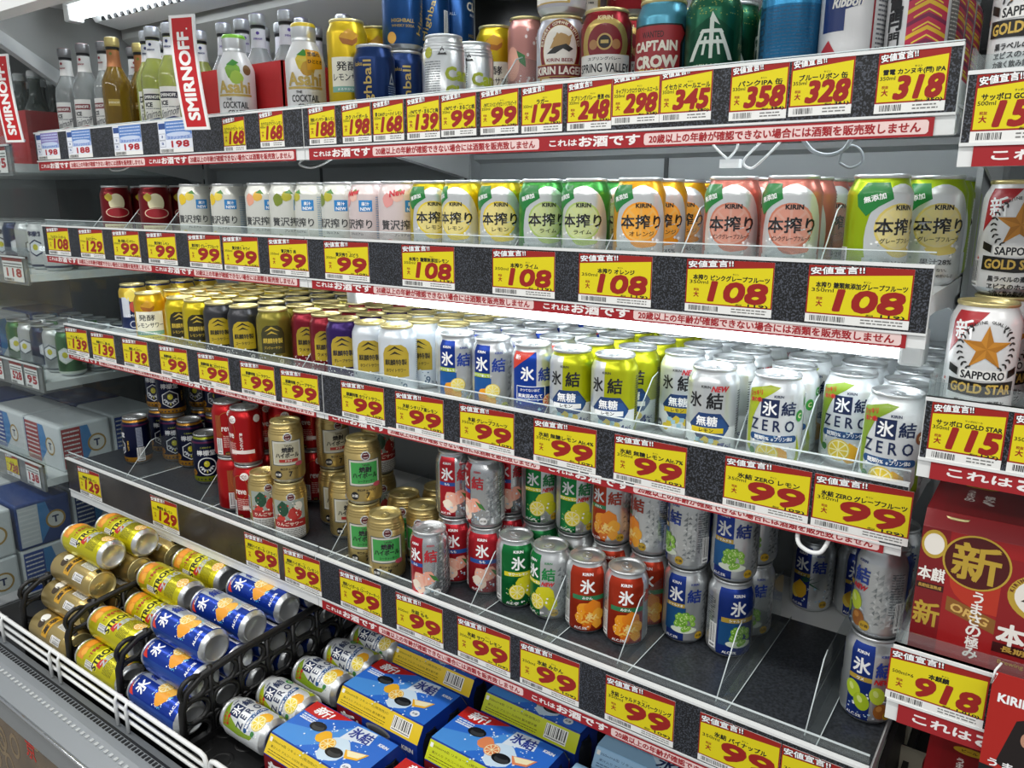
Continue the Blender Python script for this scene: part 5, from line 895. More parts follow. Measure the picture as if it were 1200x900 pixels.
# six-pack cartons
def carton(x, y, z, side, c1, c2, lb, rot=0.0, kind='blue'):
    """carton of six short cans: flat top, slanted shoulders, can ends showing"""
    Lx, Wd, Ht, sh, tp = .200, .136, .126, .030, .050
    e = empty('six_pack_carton', (x, y, z), (0, 0, rot)); tag(e, lb, 'carton', 'six-pack cartons on the deck')
    mb = MB(); base = H(side); prof = [(-Wd/2, 0), (Wd/2, 0), (Wd/2, Ht-sh), (tp, Ht), (-tp, Ht), (-Wd/2, Ht-sh)]
    mb.prism(prof, -Lx/2+.002, Lx/2-.002, base)
    A = Art()                                             # top: u right, v to the back
    if kind == 'blue':
        A.rect(H('#2f6fd0'), -99, -49, 99, 49, 1); A.poly(H('#c3241f'), [(-99, 49), (-99, 20), (-60, 18), (-6, 49)], 2); A.text(H('#ffffff'), '新!', -62, 35, 20, 3, .04, w=38, shear=.2)
        A.poly(H('#4d94e0'), [(-99, -49), (-40, -49), (20, 0), (60, 49), (20, 49), (-30, 0), (-99, -20)], 1)
        splash(A, 10, -12, 60, 70, 5, ('#ffffff', '#bfe0f8', '#dff0ff'), 2); A.poly(H('#dfe9f2'), [(6, 6), (60, 20), (54, 48), (10, 44)], 3); A.text(H('#1c3590'), '氷結', 34, 30, 24, 5, .04, w=44)
        blob(A, H('#cfe4f4'), 20, -18, 30, 2, seed=4); blob(A, H(c2), -16, -8, 15, 4, seed=6); slice_(A, 2, -16, 14, c2, c2, 5); A.poly(H(c2), [(36, -8), (78, 4), (70, -16), (48, -24)], 5); A.poly(H('#f7ecc0'), [(40, -8), (74, 2), (68, -12), (50, -18)], 6)
        for u, v in ((-44, 4), (26, -24)): A.ell(H('#101114'), u, v, 17, 11, 7, rot=.1); A.ell(FO('#5a5d60'), u+2, v-2, 13, 7, 8, rot=.1); A.ell(H('#1a1b1e'), u-1, v+3, 11, 4, 9, rot=.1)
        A.text(H('#f4f6fa'), 'KIRIN', 82, 32, 6, 4, .05, w=20); A.ell(H('#e8eef4'), 66, -36, 9, 8, 4); A.text(H('#2a3a5a'), 'お酒', 66, -36, 5, 5, .03); A.lines(H('#eaf2fa'), -92, 14, -58, 3, 5, 2.4, 4, random.Random(2)); A.text(H('#f4f6fa'), 'EXCELLENT', -74, 6, 4, 4, .04, w=30)
    else:
        A.rect(H('#9cc4e2'), -99, -49, 99, 49, 1); A.ell(H('#16305e'), -68, 34, 14, 10, 3); A.text(H('#ffffff'), 'お酒', -68, 34, 8, 4, .04); A.text(H('#1c2c5a'), '氷結', 30, -26, 30, 4, .03, w=60); blob(A, H('#d6e8f4'), 20, -10, 34, 2, seed=3); A.lines(H('#ffffff'), -80, 14, -20, 5, 6, 2, 3, random.Random(4))
    A.flat(mb, lambda u, v, q: (u, v, Ht+q), .0001)
    def shoulder(s):
        B = Art(); B.rect(H(c1), -99, 1, 99, 33, 1)
        ink = '#5a5210' if kind == 'blue' else '#33507a'
        B.text(H(ink), '350ml×6缶 リキュール(発泡性)①', -34, 25, 5, 2, .01, w=110); B.text(H(ink), '果汁入り アルコール分5% 要冷蔵不要', -36, 16, 4, 2, .01, w=106); B.lines(H(ink), -92, 9, 20, 2, 4, 1.2, 2, random.Random(5)); barcode(B, 34, 5, 44, 24); B.rect(H('#f2f2ee'), -96, 22, -90, 29, 2)
        d = Vector((0, -s*(Wd/2-tp), -sh)).normalized(); n = Vector((0, -s*sh, (Wd/2-tp))).normalized()*1
        B.flat(mb, lambda u, v, q: ((u*s), -s*(Wd/2)-d.y*v+n.y*q, Ht-sh-d.z*v+n.z*q), .0001)
        F = Art(); F.rect(H('#7c1a22') if kind == 'blue' else H('#86b2d6'), -99, 0, -34, 95, 1); F.rect(H(side), -34, 0, 99, 95, 1)
        if kind == 'blue': F.text(H('#ffffff'), '新!', -66, 70, 34, 2, .05, w=44); F.text(H('#ffffff'), 'KIRIN', 76, 80, 8, 2, .05, w=26); F.ell(FO('#c4c8cc'), 6, 86, 30, 9, 2); F.ell(FO('#83888c'), 6, 84, 25, 6, 3); F.rect(FO('#aeb4b9'), -22, 0, 34, 80, 2); F.text(H('#16286c'), '氷結', 6, 50, 24, 3, .04, w=44)
        F.flat(mb, lambda u, v, q: (u*s, -s*(Wd/2+q), v), .0001)
    shoulder(1); shoulder(-1)
    link('card_sleeve', mb.mesh('carton_sleeve_'+kind), e)
    for sx in (-1, 1):
        for sy in (-1, 1):                               # can shoulders bulging from the open ends
            b = MB(); b.lathe([(.0325, .012), (.0325, .086), (.030, .096), (.0275, .102), (.0283, .105), (.0262, .1055), (.0255, .102), (0, .102)], FO('#2d3038') if kind == 'blue' else ALU, 26, o=(sx*.0735, sy*.0315, 0)); link('can_end', b.mesh('carton_can'), e)
    return e
CT = -.336+.0
BT = [(-.562, .055, '#173a9c', '#e6c62a', '#f0b52c', 'blue carton with yellow shoulders and lemon slices, middle of its column', 'blue'), (-.562, -.106, '#173a9c', '#e6c62a', '#f0b52c', 'blue carton with yellow shoulders nearest the zero cans in front', 'blue'), (-.572, .208, '#173a9c', '#e6c62a', '#f0b52c', 'blue carton with yellow shoulders at rear under the rail', 'blue'),
      (-.334, .040, '#173a9c', '#c6cf1e', '#e58a5a', 'blue carton with lime-yellow shoulders and grapefruit slices', 'blue'), (-.334, .193, '#173a9c', '#c6cf1e', '#e58a5a', 'blue carton with lime-yellow shoulders at rear under rail', 'blue'), (-.334, -.120, '#173a9c', '#c6cf1e', '#e58a5a', 'blue carton with lime-yellow shoulders at the very front', 'blue'),
      (-.100, .185, '#8fbbdc', '#9cc4e2', '#e6e0c0', 'pale blue carton at rear under the rail', 'pale'), (-.106, .030, '#8fbbdc', '#9cc4e2', '#e6e0c0', 'pale blue carton in front of another pale one', 'pale'), (.115, .060, '#8fbbdc', '#9cc4e2', '#e6e0c0', 'pale blue carton at the right end', 'pale')]
for x, y, sd, c1, c2, lb, kd in BT: carton(x, y, CT, sd, c1, c2, lb, kind=kd)
# deck floor, rack and bumper (parts of the case)
mb = MB(); mb.box(-1.735, .30, -.245, YB, -.350, -.3365, M('deck_dark', '#1a1b1c', 0, .5)); mb.box(-1.735, .30, .262, .268, -.3365, -.10, M('cream_panel', '#d9d2bc', 0, .45)); cpart('deck_floor', mb)
mb = MB(); mb.prism([(-.245, -.35), (-.245, -.285), (-.262, -.278), (-.290, -.280), (-.334, -.292), (-.338, -.300), (-.338, -.345)], -1.738, .9, M('grey_bumper', '#8d9296', .25, .35)); mb.prism([(-.2625, -.2775), (-.2625, -.2755), (-.266, -.2755), (-.266, -.2785)], -1.738, .9, M('slot_dark'))
for k in range(135): mb.box(-1.735+k*.011, -1.7295+k*.011, -.276, -.2675, -.2795, -.2772, M('slot_dark'))
for k in range(90): mb.box(-1.73+k*.0165, -1.723+k*.0165, -.305, -.298, -.2835, -.2812, GREYM)
mb.tube([(-1.738, -.338, -.295), (-.885, -.338, -.295), (-.868, -.338, -.302), (-.862, -.338, -.32), (-.862, -.338, -.6)], .0035, CHROME, 8); cpart('bumper', mb)
mb = MB(); mb.box(-1.738, .9, -.332, .5, -LIFT, -.3505, M('kick_panel', '#6b6e70', .2, .4)); cpart('lower_body', mb)
mb = MB(); mb.box(-1.737, -.872, -.3375, -.3325, -.62, -.300, noise_mat('brown_poster', '#4a3c2c', '#6a5740', 14, .25, .35, .65))
A = Art(); q = random.Random(8)
for i in range(40): A.ring(PA('#8a785e'), q.uniform(-840, -20), q.uniform(-300, -10), 14, 20, 1, k=1.4)
A.text(PA('#c03028'), '京', -290, -62, 40, 2, .03)
A.flat(mb, lambda u, v, q_: (-.872+u, -.3376-q_, -.300+v)); o = link('front_poster', mb.mesh('front_poster')); tag(o, 'brown patterned poster panel on the front of the case below bumper', 'poster')
def rack(x0, x1, lb):
    mb = MB(); z1, z2, z3 = -.222, -.243, -.262; y = -.2475
    for z in (z1, z2, z3):
        if z == z1: mb.tube([(x0, y, -.285), (x0, y, z-.012), (x0+.004, y, z-.003), (x0+.014, y, z), (x1-.014, y, z), (x1-.004, y, z-.003), (x1, y, z-.012), (x1, y, -.285)], .0042, WHITE, 8)
        else: mb.tube([(x0, y, z), (x1, y, z)], .0034, WHITE, 8)
    n = int((x1-x0)/.30)
    for k in range(1, n+1):
        x = x0+(x1-x0)*k/(n+1); mb.tube([(x-.018, y-.006, -.279), (x-.018, y-.0065, z1-.006), (x-.018, y-.001, z1+.004), (x-.018, y+.006, z1-.004)], .0034, WHITE, 7); mb.tube([(x+.018, y-.006, -.279), (x+.018, y-.0065, z1-.006), (x+.018, y-.001, z1+.004), (x+.018, y+.006, z1-.004)], .0034, WHITE, 7)
    o = link('wire_rack', mb.mesh('wire_rack')); tag(o, lb, 'wire rack', 'white wire fences along the deck'); return o
rack(-1.722, -.712, 'white wire fence along the deck before lying cans'); rack(-.700, .25, 'white wire fence along the deck before the cartons')
# ------------------------------------------------------------------ the next bay at the right
XB = .228
def bay_shelf(z, y, zt, th, lb, st, sb, tags, x1=.90):
    e = empty('shelf', ((XB+x1)/2, y, z)); tag(e, lb, 'shelf', 'shelves of the right bay'); ox = -(XB+x1)/2; oz = -z
    b = MB(); b.box(XB+ox, x1+ox, .006, YB-.03-y, -.024, -.0005, DECK); b.prism([(.02, -.024), (YB-.03-y, -.024), (YB-.03-y, -.075), (.2, -.036)], XB+ox, XB+ox+.003, DECK); link('deck', b.mesh('bay_deck'), e)
    b = MB(); zb = zt-th-.004
    b.box(XB+ox, x1+ox, 0, .006, sb+oz, zt+oz, WHITE); b.box(XB+ox, x1+ox, -.0026, .006, zt+oz-.0035, zt+oz, WHITE); b.box(XB+ox, x1+ox, -.0026, 0, zb+oz-.003, zb+oz, WHITE); b.box(XB+ox+.001, x1+ox-.001, -.0015, -.0003, zb+oz, zt+oz-.0035, SPECK); rl = link('price_rail', b.mesh('bay_rail'), e)
    b = MB(); b.box(XB+ox, x1+ox, .0075, .0095, 0, zt+oz+.014, LIPM); b.box(XB+ox, XB+ox+.002, .0095, .30, 0, .055, LIPM); link('clear_lip', b.mesh('bay_lip'), rl)
    for t in tags: price_tag(0, *t[:6], vol=t[6], y=y, ztop=zt-.004, h=th, shelf_word=t[7], maker=t[8])
    strip(XB+.012, XB+.012+.62, y, sb, st, lb.split(' ')[0]+' red age-notice strip in the right bay', 1, .98)
bay_shelf(.742, .0, .776, .058, 'upper shelf of the right bay', .712, .693, [(.268, .0645, '158', '174', 'サッポロ GOLD STAR', 'tall gold-star beer', '500ml', 'right bay upper', 'サッポロビール')])
bay_shelf(.440, .0, .474, .058, 'middle shelf of the right bay', .411, .391, [(.2665, .064, '115', '127', 'サッポロ GOLD STAR', 'short gold-star beer', '350ml', 'right bay middle', 'サッポロビール'), (.335, .064, '118', '130', '金麦', 'the beer next to it', '350ml', 'right bay middle', 'サントリー')])
bay_shelf(.172, .0, .200, .060, 'lower shelf of the right bay', .134, .110, [(.272, .092, '918', '1,010', '本麒麟', 'red beer six-pack', '500ml×6', 'right bay lower', 'キリン')])
for k, x, y, z, lb, of in (('gstar500', .265, .082, .742, 'tall white gold-star beer can on the right bay upper shelf', -18), ('gstar500', .268, .152, .742, 'tall white gold-star beer can behind on right bay upper shelf', -10), ('gstar', .263, .096, .440, 'white gold-star beer can in front on right bay middle shelf', -2), ('gstar', .272, .168, .440, 'white gold-star beer can in second row under another, right bay', 6), ('gstar', .272, .168, .562, 'white gold-star beer can stacked on top, right bay middle shelf', 0), ('gstar', .272, .238, .440, 'white gold-star beer can in third row, right bay', 6)):
    can(k, x, y, z, off=of, label=lb, group='gold-star beer cans', tab=(k == 'gstar'))
for i, (x, y) in enumerate(((.345, .10), (.345, .17))): can('redcan', x, y, .440, off=-30, label='dark red can beside gold-star can, %s, right bay' % ('front', 'behind')[i], group='cans in the right bay')
def redpack(x, y, z, lb, tilt=0.0, top=False):
    Lx, Wd, Ht = .205, .138, .172; e = empty('six_pack_carton', (x, y, z), (0, 0, tilt)); tag(e, lb, 'carton', 'red six-pack cartons in the right bay'); mb = MB(); red = H('#86141a')
    q = .016; mb.prism([(-Wd/2, 0), (Wd/2, 0), (Wd/2, Ht-q), (Wd/2-q*.8, Ht), (-Wd/2+q*.8, Ht), (-Wd/2, Ht-q)], -Lx/2+.006, Lx/2-.006, red)
    g = M('gold_ink', '#d8b548', .45, .3)
    for s in (1, -1):
        A = Art(); A.rect(H('#9c1a1c'), -96, 0, 96, 156, 1); A.rect(H('#7a1218'), -96, 0, -70, 156, 2); A.ell(H('#b8331e'), -26, 104, 40, 30, 2); A.poly(H('#8a5a24'), [(-66, 84), (-20, 70), (-20, 54), (-66, 68)], 3); A.text(H('#d8b060'), 'ORIG', -44, 69, 9, 4, .04, w=36, rot=-.28)
        A.ell(g, -44, 127, 31, 30, 4, 40); A.ell(H('#4c0c0e'), -44, 127, 29, 28, 5, 40); A.text(g, '新', -44, 127, 40, 6, .035, w=42)
        A.text(H('#f4efe8'), 'うまさの極み', -38, 90, 12, 6, .035, vert=True); A.text(H('#f4efe8'), '本麒', -83, 104, 15, 5, .04, w=25); A.rect(H('#3a0a0c'), -96, 86, -70, 93, 4); A.text(H('#c9a24a'), '長期低温熟成', -83, 89.5, 4, 5, .03, w=22); A.text(g, '新', -83, 58, 27, 5, .035, w=24); A.ell(g, -84, 138, 12, 16, 3, 24); A.ell(H('#efe9df'), -84, 138, 9.5, 12, 4, 22)
        A.rect(H('#8c171b'), -20, 0, 60, 140, 3); A.ell(g, 20, 104, 34, 27, 4, 30); A.ell(H('#efe9df'), 20, 104, 28, 22, 5, 28); A.poly(H('#3a3028'), [(-2, 98), (8, 108), (22, 114), (42, 108), (34, 100), (22, 104), (10, 98)], 6); A.poly(H('#b08a4a'), [(6, 106), (18, 121), (38, 116), (34, 108), (20, 112)], 6)
        for i, ch in enumerate('KIRIN BREWERY COMPANY'): a = PI*.95-i*PI*.9/20; A.text(H('#5a1014'), ch, 20+31*math.cos(a), 104+24.5*math.sin(a), 3.4, 6, .04, rot=a-PI/2)
        A.text(H('#f4efe8'), '本麒麟', 20, 58, 23, 5, .05, w=74); A.rect(H('#3a0a0c'), -20, 36, 60, 47, 4); A.text(H('#c9a24a'), '長期低温熟成', 20, 41.5, 6.5, 5, .03, w=64); A.text(g, 'Brewing for good times', 20, 26, 6, 5, .02, w=66)
        A.flat(mb, lambda u, v, w: (u*s, -s*(Wd/2+w), v), .0001)
    T = Art(); T.rect(H('#7e1418'), -82, -56, 82, 56, 1); T.ell(H('#b8451e'), 40, 0, 40, 34, 2); T.ell(H('#e6a04a'), 60, 4, 20, 16, 3); T.ell(H('#0c0506'), 22, 24, 26, 11, 4); T.ell(H('#0c0506'), 40, -36, 30, 9, 4); T.text(H('#f0e6e0'), 'うまさの', -62, 22, 9, 4, .03, vert=True); T.text(H('#f0e6e0'), '極み、', -44, 12, 10, 4, .04, vert=True); T.ell(H('#c9a024'), -54, 44, 17, 7, 3); T.text(H('#4a1010'), 'ビール', -54, 44, 5, 4, .03); T.text(H('#f0e6e0'), '500ml×6', 20, 44, 7, 4, .05, w=60); T.rect(H('#f0f0ee'), 52, 6, 80, 40, 4); barcode(T, 54, 8, 24, 30)
    if top: T.ell(g, -46, -16, 27, 26, 5, 36); T.ell(H('#7e1418'), -46, -16, 25, 24, 6, 36); T.text(g, '新', -46, -16, 34, 7, .035, w=36)
    T.flat(mb, lambda u, v, w: (u, v, Ht+w), .0001); link('card_sleeve', mb.mesh('red_sleeve'), e)
    for sx in (-1, 1):
        for sy in (-1, 1): b = MB(); b.lathe([(.027, .001), (.0331, .010), (.0331, .146), (.031, .154), (.0282, .162), (.0288, .1665), (.0262, .166), (.0255, .162), (0, .162)], FO('#7c1218'), 30, o=(sx*.0665, sy*.0333, 0)); b.lathe([(.0276, .1635), (.0290, .1665), (.0280, .1685), (.0264, .168), (.0256, .1645), (0, .1645)], GOLDALU, 30, o=(sx*.0665, sy*.0333, 0)); link('can_end', b.mesh('red_can_end'), e)
redpack(.334, .100, .172, 'red beer six-pack with gold emblem on the right bay lower shelf')
redpack(.364, .070, -.144, 'red beer six-pack standing below, in the right bay bottom corner', .03, True)
# small red hanging card with a portrait
b = MB(); A = Art(); b.box(-.055, .055, -.0012, 0, 0, .118, PA('#b02420')); A.rect(PA('#b3261f'), -55, 0, 55, 118, 1); A.text(PA('#ffffff'), 'KIRIN', -34, 92, 9, 4, .05, w=28)
A.poly(PA('#231c1c'), [(-42, 20), (-30, 72), (-4, 86), (24, 80), (40, 40), (30, 10), (-20, 10)], 2); A.ell(PA('#c99a80'), 2, 52, 22, 27, 3, 26); A.ell(PA('#c08e74'), -20, 54, 4.5, 8, 3); A.poly(PA('#231c1c'), [(-20, 58), (-18, 74), (-4, 80), (18, 78), (22, 64), (14, 72), (-6, 72)], 4)
for s in (-8, 12): A.ell(PA('#2a1a16'), s, 55, 3.6, 1.6, 5); A.rect(PA('#2a1a16'), s-5, 60, s+5, 61.4, 5)
A.poly(PA('#b07c64'), [(2, 54), (5, 44), (-1, 44)], 4); A.ell(PA('#f4eeea'), 2, 36, 8, 3.6, 5); A.ell(PA('#9c4a40'), 2, 35, 9, 4.4, 4); A.poly(PA('#1a1a1c'), [(-55, 0), (-55, 14), (-20, 12), (0, 22), (30, 14), (55, 16), (55, 0)], 4); A.text(PA('#ffffff'), 'うまさの極み', -12, 19, 9, 6, .04, w=72)
A.flat(b, lambda u, v, q: (u, -.0012-q, v), .00008); b.tube([(-.052, -.0005, .117), (-.0555, -.001, .105), (-.054, -.002, .12), (-.05, .006, .125)], .0012, WHITE, 6)
o = link('promo_card', b.mesh('promo_card'), None, (.375, -.0125, .092)); tag(o, 'red hanging card with smiling dark-haired woman portrait, right bay lower rail', 'card')
# upright between the bays, bottom cabinet of the right bay
mb = MB(); mb.box(.2165, .2235, .30, YB, -.02, 1.10, GREYM); mb.box(.2165, .2235, .10, YB, -.33, -.021, M('upright_dark', '#1e1a1a', .1, .5)); mb.box(.2165, .227, .30, YB, -.12, .20, M('cream_panel'))
for k in range(9): mb.box(.2158, .2166, .34, .36, -.2+k*.11, -.194+k*.11, M('slot_dark'))
cpart('bay_divider', mb)
mb = MB(); mb.box(.232, .90, -.02, YB, -.33, -.1445, M('deck_dark')); mb.box(.2285, .236, -.02, YB, -.33, -.12, M('upright_dark')); cpart('bay_base', mb)
# ------------------------------------------------------------------ the neighbouring case at the left, behind the clear partition
NX0, NX1 = -2.62, -1.745
NS = {1: (.742, .02, .785, .06), 2: (.480, .02, .522, .058), 3: (.205, .02, .250, .058), 4: (-.045, -.01, -.005, .06)}
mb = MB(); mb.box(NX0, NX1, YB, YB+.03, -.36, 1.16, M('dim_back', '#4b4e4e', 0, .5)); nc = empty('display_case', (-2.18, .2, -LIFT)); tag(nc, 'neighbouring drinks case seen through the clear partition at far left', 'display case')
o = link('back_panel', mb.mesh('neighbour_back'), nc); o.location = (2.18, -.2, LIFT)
mb = MB(); mb.box(-3.0, NX1, -.332, YB, -LIFT, -.3505, M('kick_panel')); mb.prism([(-.245, -.3505), (-.245, -.285), (-.262, -.278), (-.290, -.280), (-.334, -.292), (-.338, -.300), (-.338, -.3505)], -3.0, NX1, M('grey_bumper')); mb.box(-3.0, NX1, -.1, YB, 1.12, 1.16, WHITE); mb.box(NX0-.03, NX0, -.1, YB, -.35, 1.16, GREYM); o = link('body', mb.mesh('neighbour_body'), nc); o.location = (2.18, -.2, LIFT)
NW = {1: 'top', 2: 'second', 3: 'third', 4: 'lowest'}
for s, (z, y, zt, th) in NS.items():
    e = empty('shelf', ((NX0+NX1)/2, y, z)); tag(e, '%s shelf of the neighbouring case behind the clear partition' % NW[s], 'shelf', 'shelves of the neighbouring case'); ox = -(NX0+NX1)/2
    b = MB(); b.box(NX0+ox, NX1+ox, .006, YB-y, -.02, -.0005, DECK); link('deck', b.mesh('neighbour_deck'), e)
    b = MB(); b.box(NX0+ox, NX1+ox, 0, .006, zt-z-th-.012, zt-z, M('rail_grey', '#7d7f7e', .1, .35)); b.box(NX0+ox, NX1+ox, -.004, .006, zt-z-.004, zt-z, WHITE); rl = link('price_rail', b.mesh('neighbour_rail'), e)
    b = MB(); b.box(NX0+ox, NX1+ox, .0075, .0095, 0, zt-z+.02, LIPM); link('clear_lip', b.mesh('neighbour_lip'), rl)
for s, x, w, p, kd, d in ((1, -1.80, .075, '95', 'white', 'beer bottle'), (2, -1.815, .11, '118', 'white', 'cans at the left'), (2, -1.98, .09, '138', 'white', 'cans farther left'), (3, -1.885, .07, '528', 'white', 'six-packs'), (3, -1.80, .07, '95', 'white', 'single cans'), (3, -2.0, .07, '95', 'white', 'single cans farther left'), (4, -1.80, .075, '138', 'white', 'packs'), (4, -1.92, .075, '738', 'std', 'six-packs')):
    z, y, zt, th = NS[s]
    price_tag(0, x, w, p, '810', 'ビール', d, vol='350ml', y=y, ztop=zt-.005, h=th, kind=kd, shelf_word='neighbouring case '+NW[s])
def ndes():
    def a1(c, t):
        def f(A, d): hexagon(A, H(c), 0, 56, 22, 2, 1, PI/6); hexagon(A, H('#e9ebee'), 0, 56, 18, 3, 1, PI/6); A.ell(H('#cfc62a'), 0, 58, 7, 8, 4); A.text(H(c), t, 0, 92, 13, 3, .04, w=44); A.rect(H(c), -104, 8, 104, 14, 1); A.lines(H(c), 40, 96, 60, 20, 3.6, 1.2, 3, random.Random(5))
        return f
    design('n_lemon', '350', M('white_can'), 's', a1('#1c2450', '檸檬堂'), 'lemon_sour_can', 'white lemon can with navy hexagon'); design('n_silver', '350', ALU, 's', a1('#6a7076', ''), 'beer_can', 'plain silver beer can'); design('n_green', '350', FO('#4a7a4a'), 's', a1('#dfe6d8', ''), 'tea_sour_can', 'dull green can'); design('n_navy', '350', FO('#2c3a5c'), 's', a1('#c9ccd6', ''), 'beer_can', 'dull navy can')
ndes()
NP = [(1, ('n_green', 'n_silver', 'n_navy', 'n_green')), (2, ('n_lemon', 'n_lemon', 'n_silver', 'n_navy')), (3, ('n_green', 'n_silver', 'n_navy', 'n_silver'))]
for s, ks in NP:
    z, y = NS[s][:2]; nn = 0
    if s == 1: z = NS[2][0]; y = .04
    for i in range(8 if s != 3 else 5):
        for j in range(3):
            if s == 1: break
            k = ks[(i+j) % 4]; can(k, -1.795-i*.072, y+.10+j*.072, z, off=-15+R.uniform(-30, 30), label='%s, %s column from the partition, row %s, neighbouring %s shelf' % (DES[k][4], ORD[i+1], ('one', 'two', 'three')[j], NW[s]), group='cans in the neighbouring case', tab=False)
for i in range(7):
    for j in range(2):
        x, y = -1.80-i*.075, .12+j*.08; r = empty('glass_bottle', (x, y, NS[1][0]), (0, 0, .9)); tag(r, 'dark bottle, %s from the partition, %s row, neighbouring top shelf' % (ORD[i+1], ('front', 'rear')[j]), 'bottle', 'bottles in the neighbouring case')
        if 'nb' not in DES:
            mb = MB(); mb.lathe([(q*.001, h*.001) for q, h in BP], M('dark_glass', '#1c2a20', 0, .1, .4), 28); A = Art(); A.rect(H('#b9b49c'), -20, 30, 22, 90, 1); A.ell(H('#3a5a3c'), 0, 60, 14, 18, 2); A.wrap(mb, lambda v: 29.3, Rm=29.3); DES['nb'] = (mb.mesh('dark_bottle'),); mb = MB(); mb.lathe([(.0125, .2005), (.0149, .206), (.0149, .215), (.013, .2205), (0, .2207)], GREYM, 26); DES['nbc'] = (mb.mesh('dark_cap'),)
        link('body', DES['nb'][0], r); link('cap', DES['nbc'][0], r)
b = MB(); C_ = M('red_card', '#b81d20', 0, .55); b.box(-.125, .125, 0, .003, 0, .125, C_); b.box(.122, .125, .003, .2, 0, .125, C_); b.box(-.125, -.122, .003, .2, 0, .125, C_)
tag(link('bottle_tray', b.mesh('neighbour_tray'), None, (-1.89, .075, NS[1][0])), 'red cardboard tray before dark bottles at the far left edge, behind the red sign', 'tray')
def pack(x, y, z, c1, c2, t, lb):
    L, Wd, Ht = .20, .134, .124; mb = MB(); mb.box(-L/2, L/2, -Wd/2, Wd/2, 0, Ht, H(c1), .006)
    for s, ax in ((1, 'x'), (1, 'y')):
        hw = L*500 if ax == 'y' else Wd*500; A = Art(); A.rect(H(c2), -hw+5, 8, -hw*.2, 116, 1); A.poly(H('#3f86c4'), [(-hw*.2, 8), (hw*.3, 60), (hw*.1, 116), (-hw*.2, 116)], 2); A.ell(H('#e8e6e0'), hw*.4, 62, 22, 24, 2); A.ring(H('#b08a3a'), hw*.4, 62, 20, 25, 3); A.text(H('#1c2a5a'), t, hw*.4, 62, 18, 4, .05); A.lines(H('#f0f0f0'), -hw+8, 104, -hw*.25, 8, 12, 4, 3, random.Random(4))
        A.flat(mb, (lambda u, v, q: (u, -Wd/2-q, v)) if ax == 'y' else (lambda u, v, q: (L/2+q, u, v)), .0001)
    tag(link('six_pack_carton', mb.mesh('neighbour_pack'), None, (x, y, z)), lb, 'carton', 'cartons in the neighbouring case')
pal = (('#dfe3e6', '#a8282c', 'T'), ('#d8dcde', '#2a4a9c', 'T'), ('#24407e', '#d8dce0', 'T'), ('#c9cdd0', '#1f3a7c', 'T'))
for i in range(3):
    for j in range(2):
        a, b_, t = pal[(i+j) % 4]; pack(-1.862-i*.212, .115+j*.142, NS[4][0], a, b_, t, 'white and blue carton, %s from the partition, %s, neighbouring lowest shelf' % (ORD[i+1], ('front', 'rear')[j]))
for i in range(2):
    for j in range(2): a, b_, t = pal[(i+j+1) % 4]; pack(-2.27-i*.212+.0, .115+j*.142, NS[3][0], a, b_, t, 'blue and white carton, %s, %s, neighbouring third shelf' % (('nearer', 'farther')[i], ('front', 'rear')[j]))
for i in range(3):
    for j in range(3):
        for q in range(2): a, b_, t = pal[(i+j+q) % 4]; pack(-1.868-i*.212, -.155+j*.142, -.3495+q*.1245, a, b_, t, 'carton in neighbouring low deck, %s from partition, %s row, %s' % (ORD[i+1], ('front', 'middle', 'rear')[j], ('bottom', 'top')[q]))
# ------------------------------------------------------------------ red shelf signs, cables
def sign(x, y, z, lb, rot):
    w, h = 25, 190; b = MB(); A = Art(); bend = lambda v: -13*math.sin((v/h)*PI*.62)
    pts = [(-w+bend(h*i/14)-1, h*i/14) for i in range(15)]+[(w+bend(h*i/14)+1, h*i/14) for i in range(14, -1, -1)]
    b.prism([(p[0]*.001, p[1]*.001) for p in pts], 0, .0022, M('clear_sign_edge', '#e8eaea', 0, .25), 'y')
    for m, q, a, c, L in ((PA('#f2f2f0'), w-1, 1, h-1, 1), (PA('#c01e24'), w-4.5, 5, h-5, 2)):
        for i in range(16): A.rect(m, -q, a+(c-a)*i/16, q, a+(c-a)*(i+1)/16, L)
    A.text(PA('#f6f4f2'), 'SMIRNOFF', 0, h*.47, 22, 3, .05, w=h*.76, rot=PI/2, res=3); A.ell(PA('#f6f4f2'), 9, h*.88, 1.6, 1.6, 3, 8)
    A.p = [(m, [(u+bend(v), v) for u, v in vs], fs, L) for m, vs, fs, L in A.p]
    A.flat(b, lambda u, v, q: (u, -q, v), .0001); b.tube([(-.003, .002, .004), (-.003, .03, .006)], .003, M('acrylic_edge'), 6)
    o = link('shelf_sign', b.mesh('shelf_sign'), None, (x, y, z), (0, 0, rot)); tag(o, lb, 'sign', 'red vertical shelf signs')
sign(-.972, .010, .781, 'tall red curved sign with white lettering before the bottles', .35); sign(-1.687, .010, .786, 'tall red curved sign with white lettering at the far left edge', .35)
CAB = M('white_cable', '#eceeed', 0, .4); GCAB = M('grey_cable', '#8f9598', .1, .4)
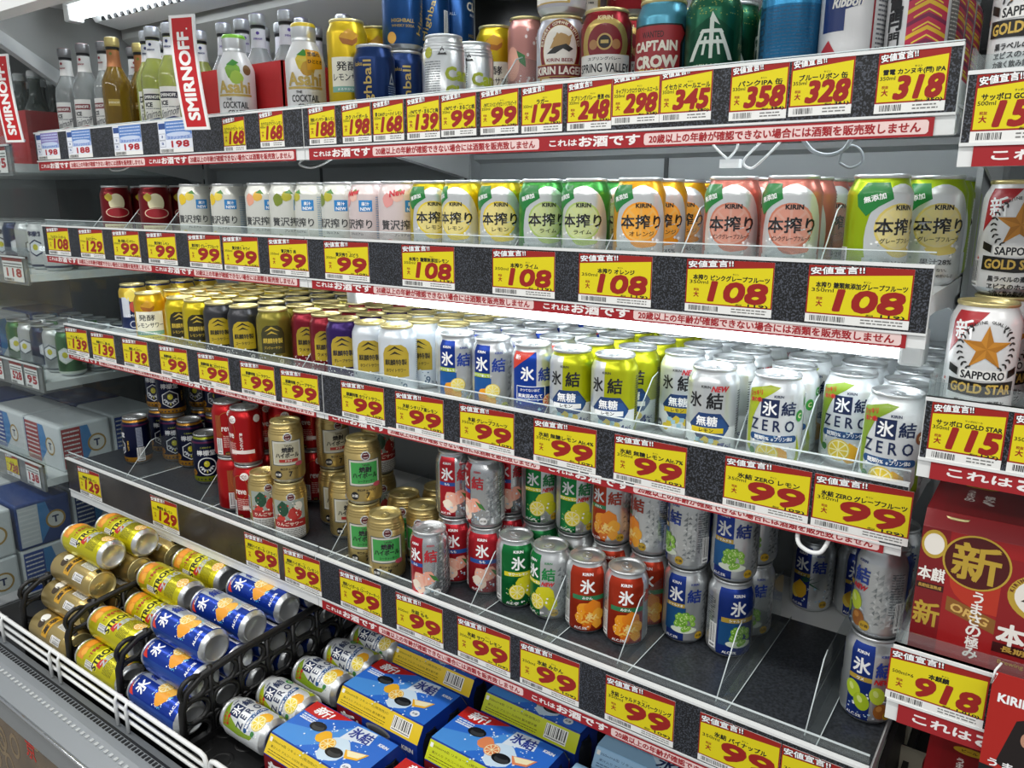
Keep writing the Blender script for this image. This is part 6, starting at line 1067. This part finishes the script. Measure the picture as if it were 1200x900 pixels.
def cable(pts, r, m, lb, extra=None):
    b = MB(); P = [Vector(p) for p in pts]; out = []
    for i in range(len(P)-1):
        p0, p1, p2, p3 = P[max(i-1, 0)], P[i], P[i+1], P[min(i+2, len(P)-1)]
        for k in range(6):
            t = k/6; out.append(.5*((2*p1)+(-p0+p2)*t+(2*p0-5*p1+4*p2-p3)*t*t+(-p0+3*p1-3*p2+p3)*t**3))
    out.append(P[-1]); b.tube(out, r, m, 7)
    if extra: b.box(*extra)
    tag(link('lamp_cable', b.mesh('lamp_cable')), lb, 'cable', 'lamp cables under the shelves')
cable([(-.055, .09, .742), (-.045, .10, .725), (-.03, .10, .712), (-.022, .10, .706)], .0014, CAB, 'white cable strand hanging under top shelf, left one', (-.036, -.012, .095, .105, .700, .710, CAB))
cable([(-.012, .09, .742), (-.018, .10, .722), (-.030, .10, .708)], .0014, CAB, 'white cable strand hanging under top shelf beside the plug')
cable([(.03, .09, .745), (.01, .10, .728), (-.008, .10, .708), (0, .10, .699), (.012, .10, .706), (.035, .10, .730), (.045, .09, .745)], .0015, CAB, 'white looped cable under the top shelf')
cable([(.052, .10, .738), (.058, .11, .728), (.070, .11, .716), (.088, .11, .712), (.104, .11, .720), (.115, .10, .742)], .0024, GCAB, 'grey curved lamp cable under the top shelf', (.046, .058, .094, .106, .730, .742, BLACKP))
cable([(.096, .12, .704), (.098, .12, .716), (.108, .12, .722), (.118, .12, .716), (.120, .12, .704), (.108, .12, .698), (.096, .12, .704)], .0016, GCAB, 'grey ring of cable hanging near the right end of top shelf')
cable([(-.78, .10, .735), (-.80, .09, .722), (-.77, .09, .714), (-.73, .09, .722), (-.70, .10, .742)], .0017, CAB, 'white cable loop under the top shelf at the bay joint')
cable([(-1.45, .10, .735), (-1.43, .09, .722), (-1.38, .09, .722), (-1.35, .10, .735)], .0017, CAB, 'white cable loop under the top shelf at left')
cable([(.10, .10, .300), (.10, .075, .262), (.112, .07, .250), (.130, .07, .252), (.138, .08, .275)], .0028, CAB, 'white cable loop under the third shelf at right')
for _o in SC.objects:
    if _o.parent is None: _o.location.z += LIFT
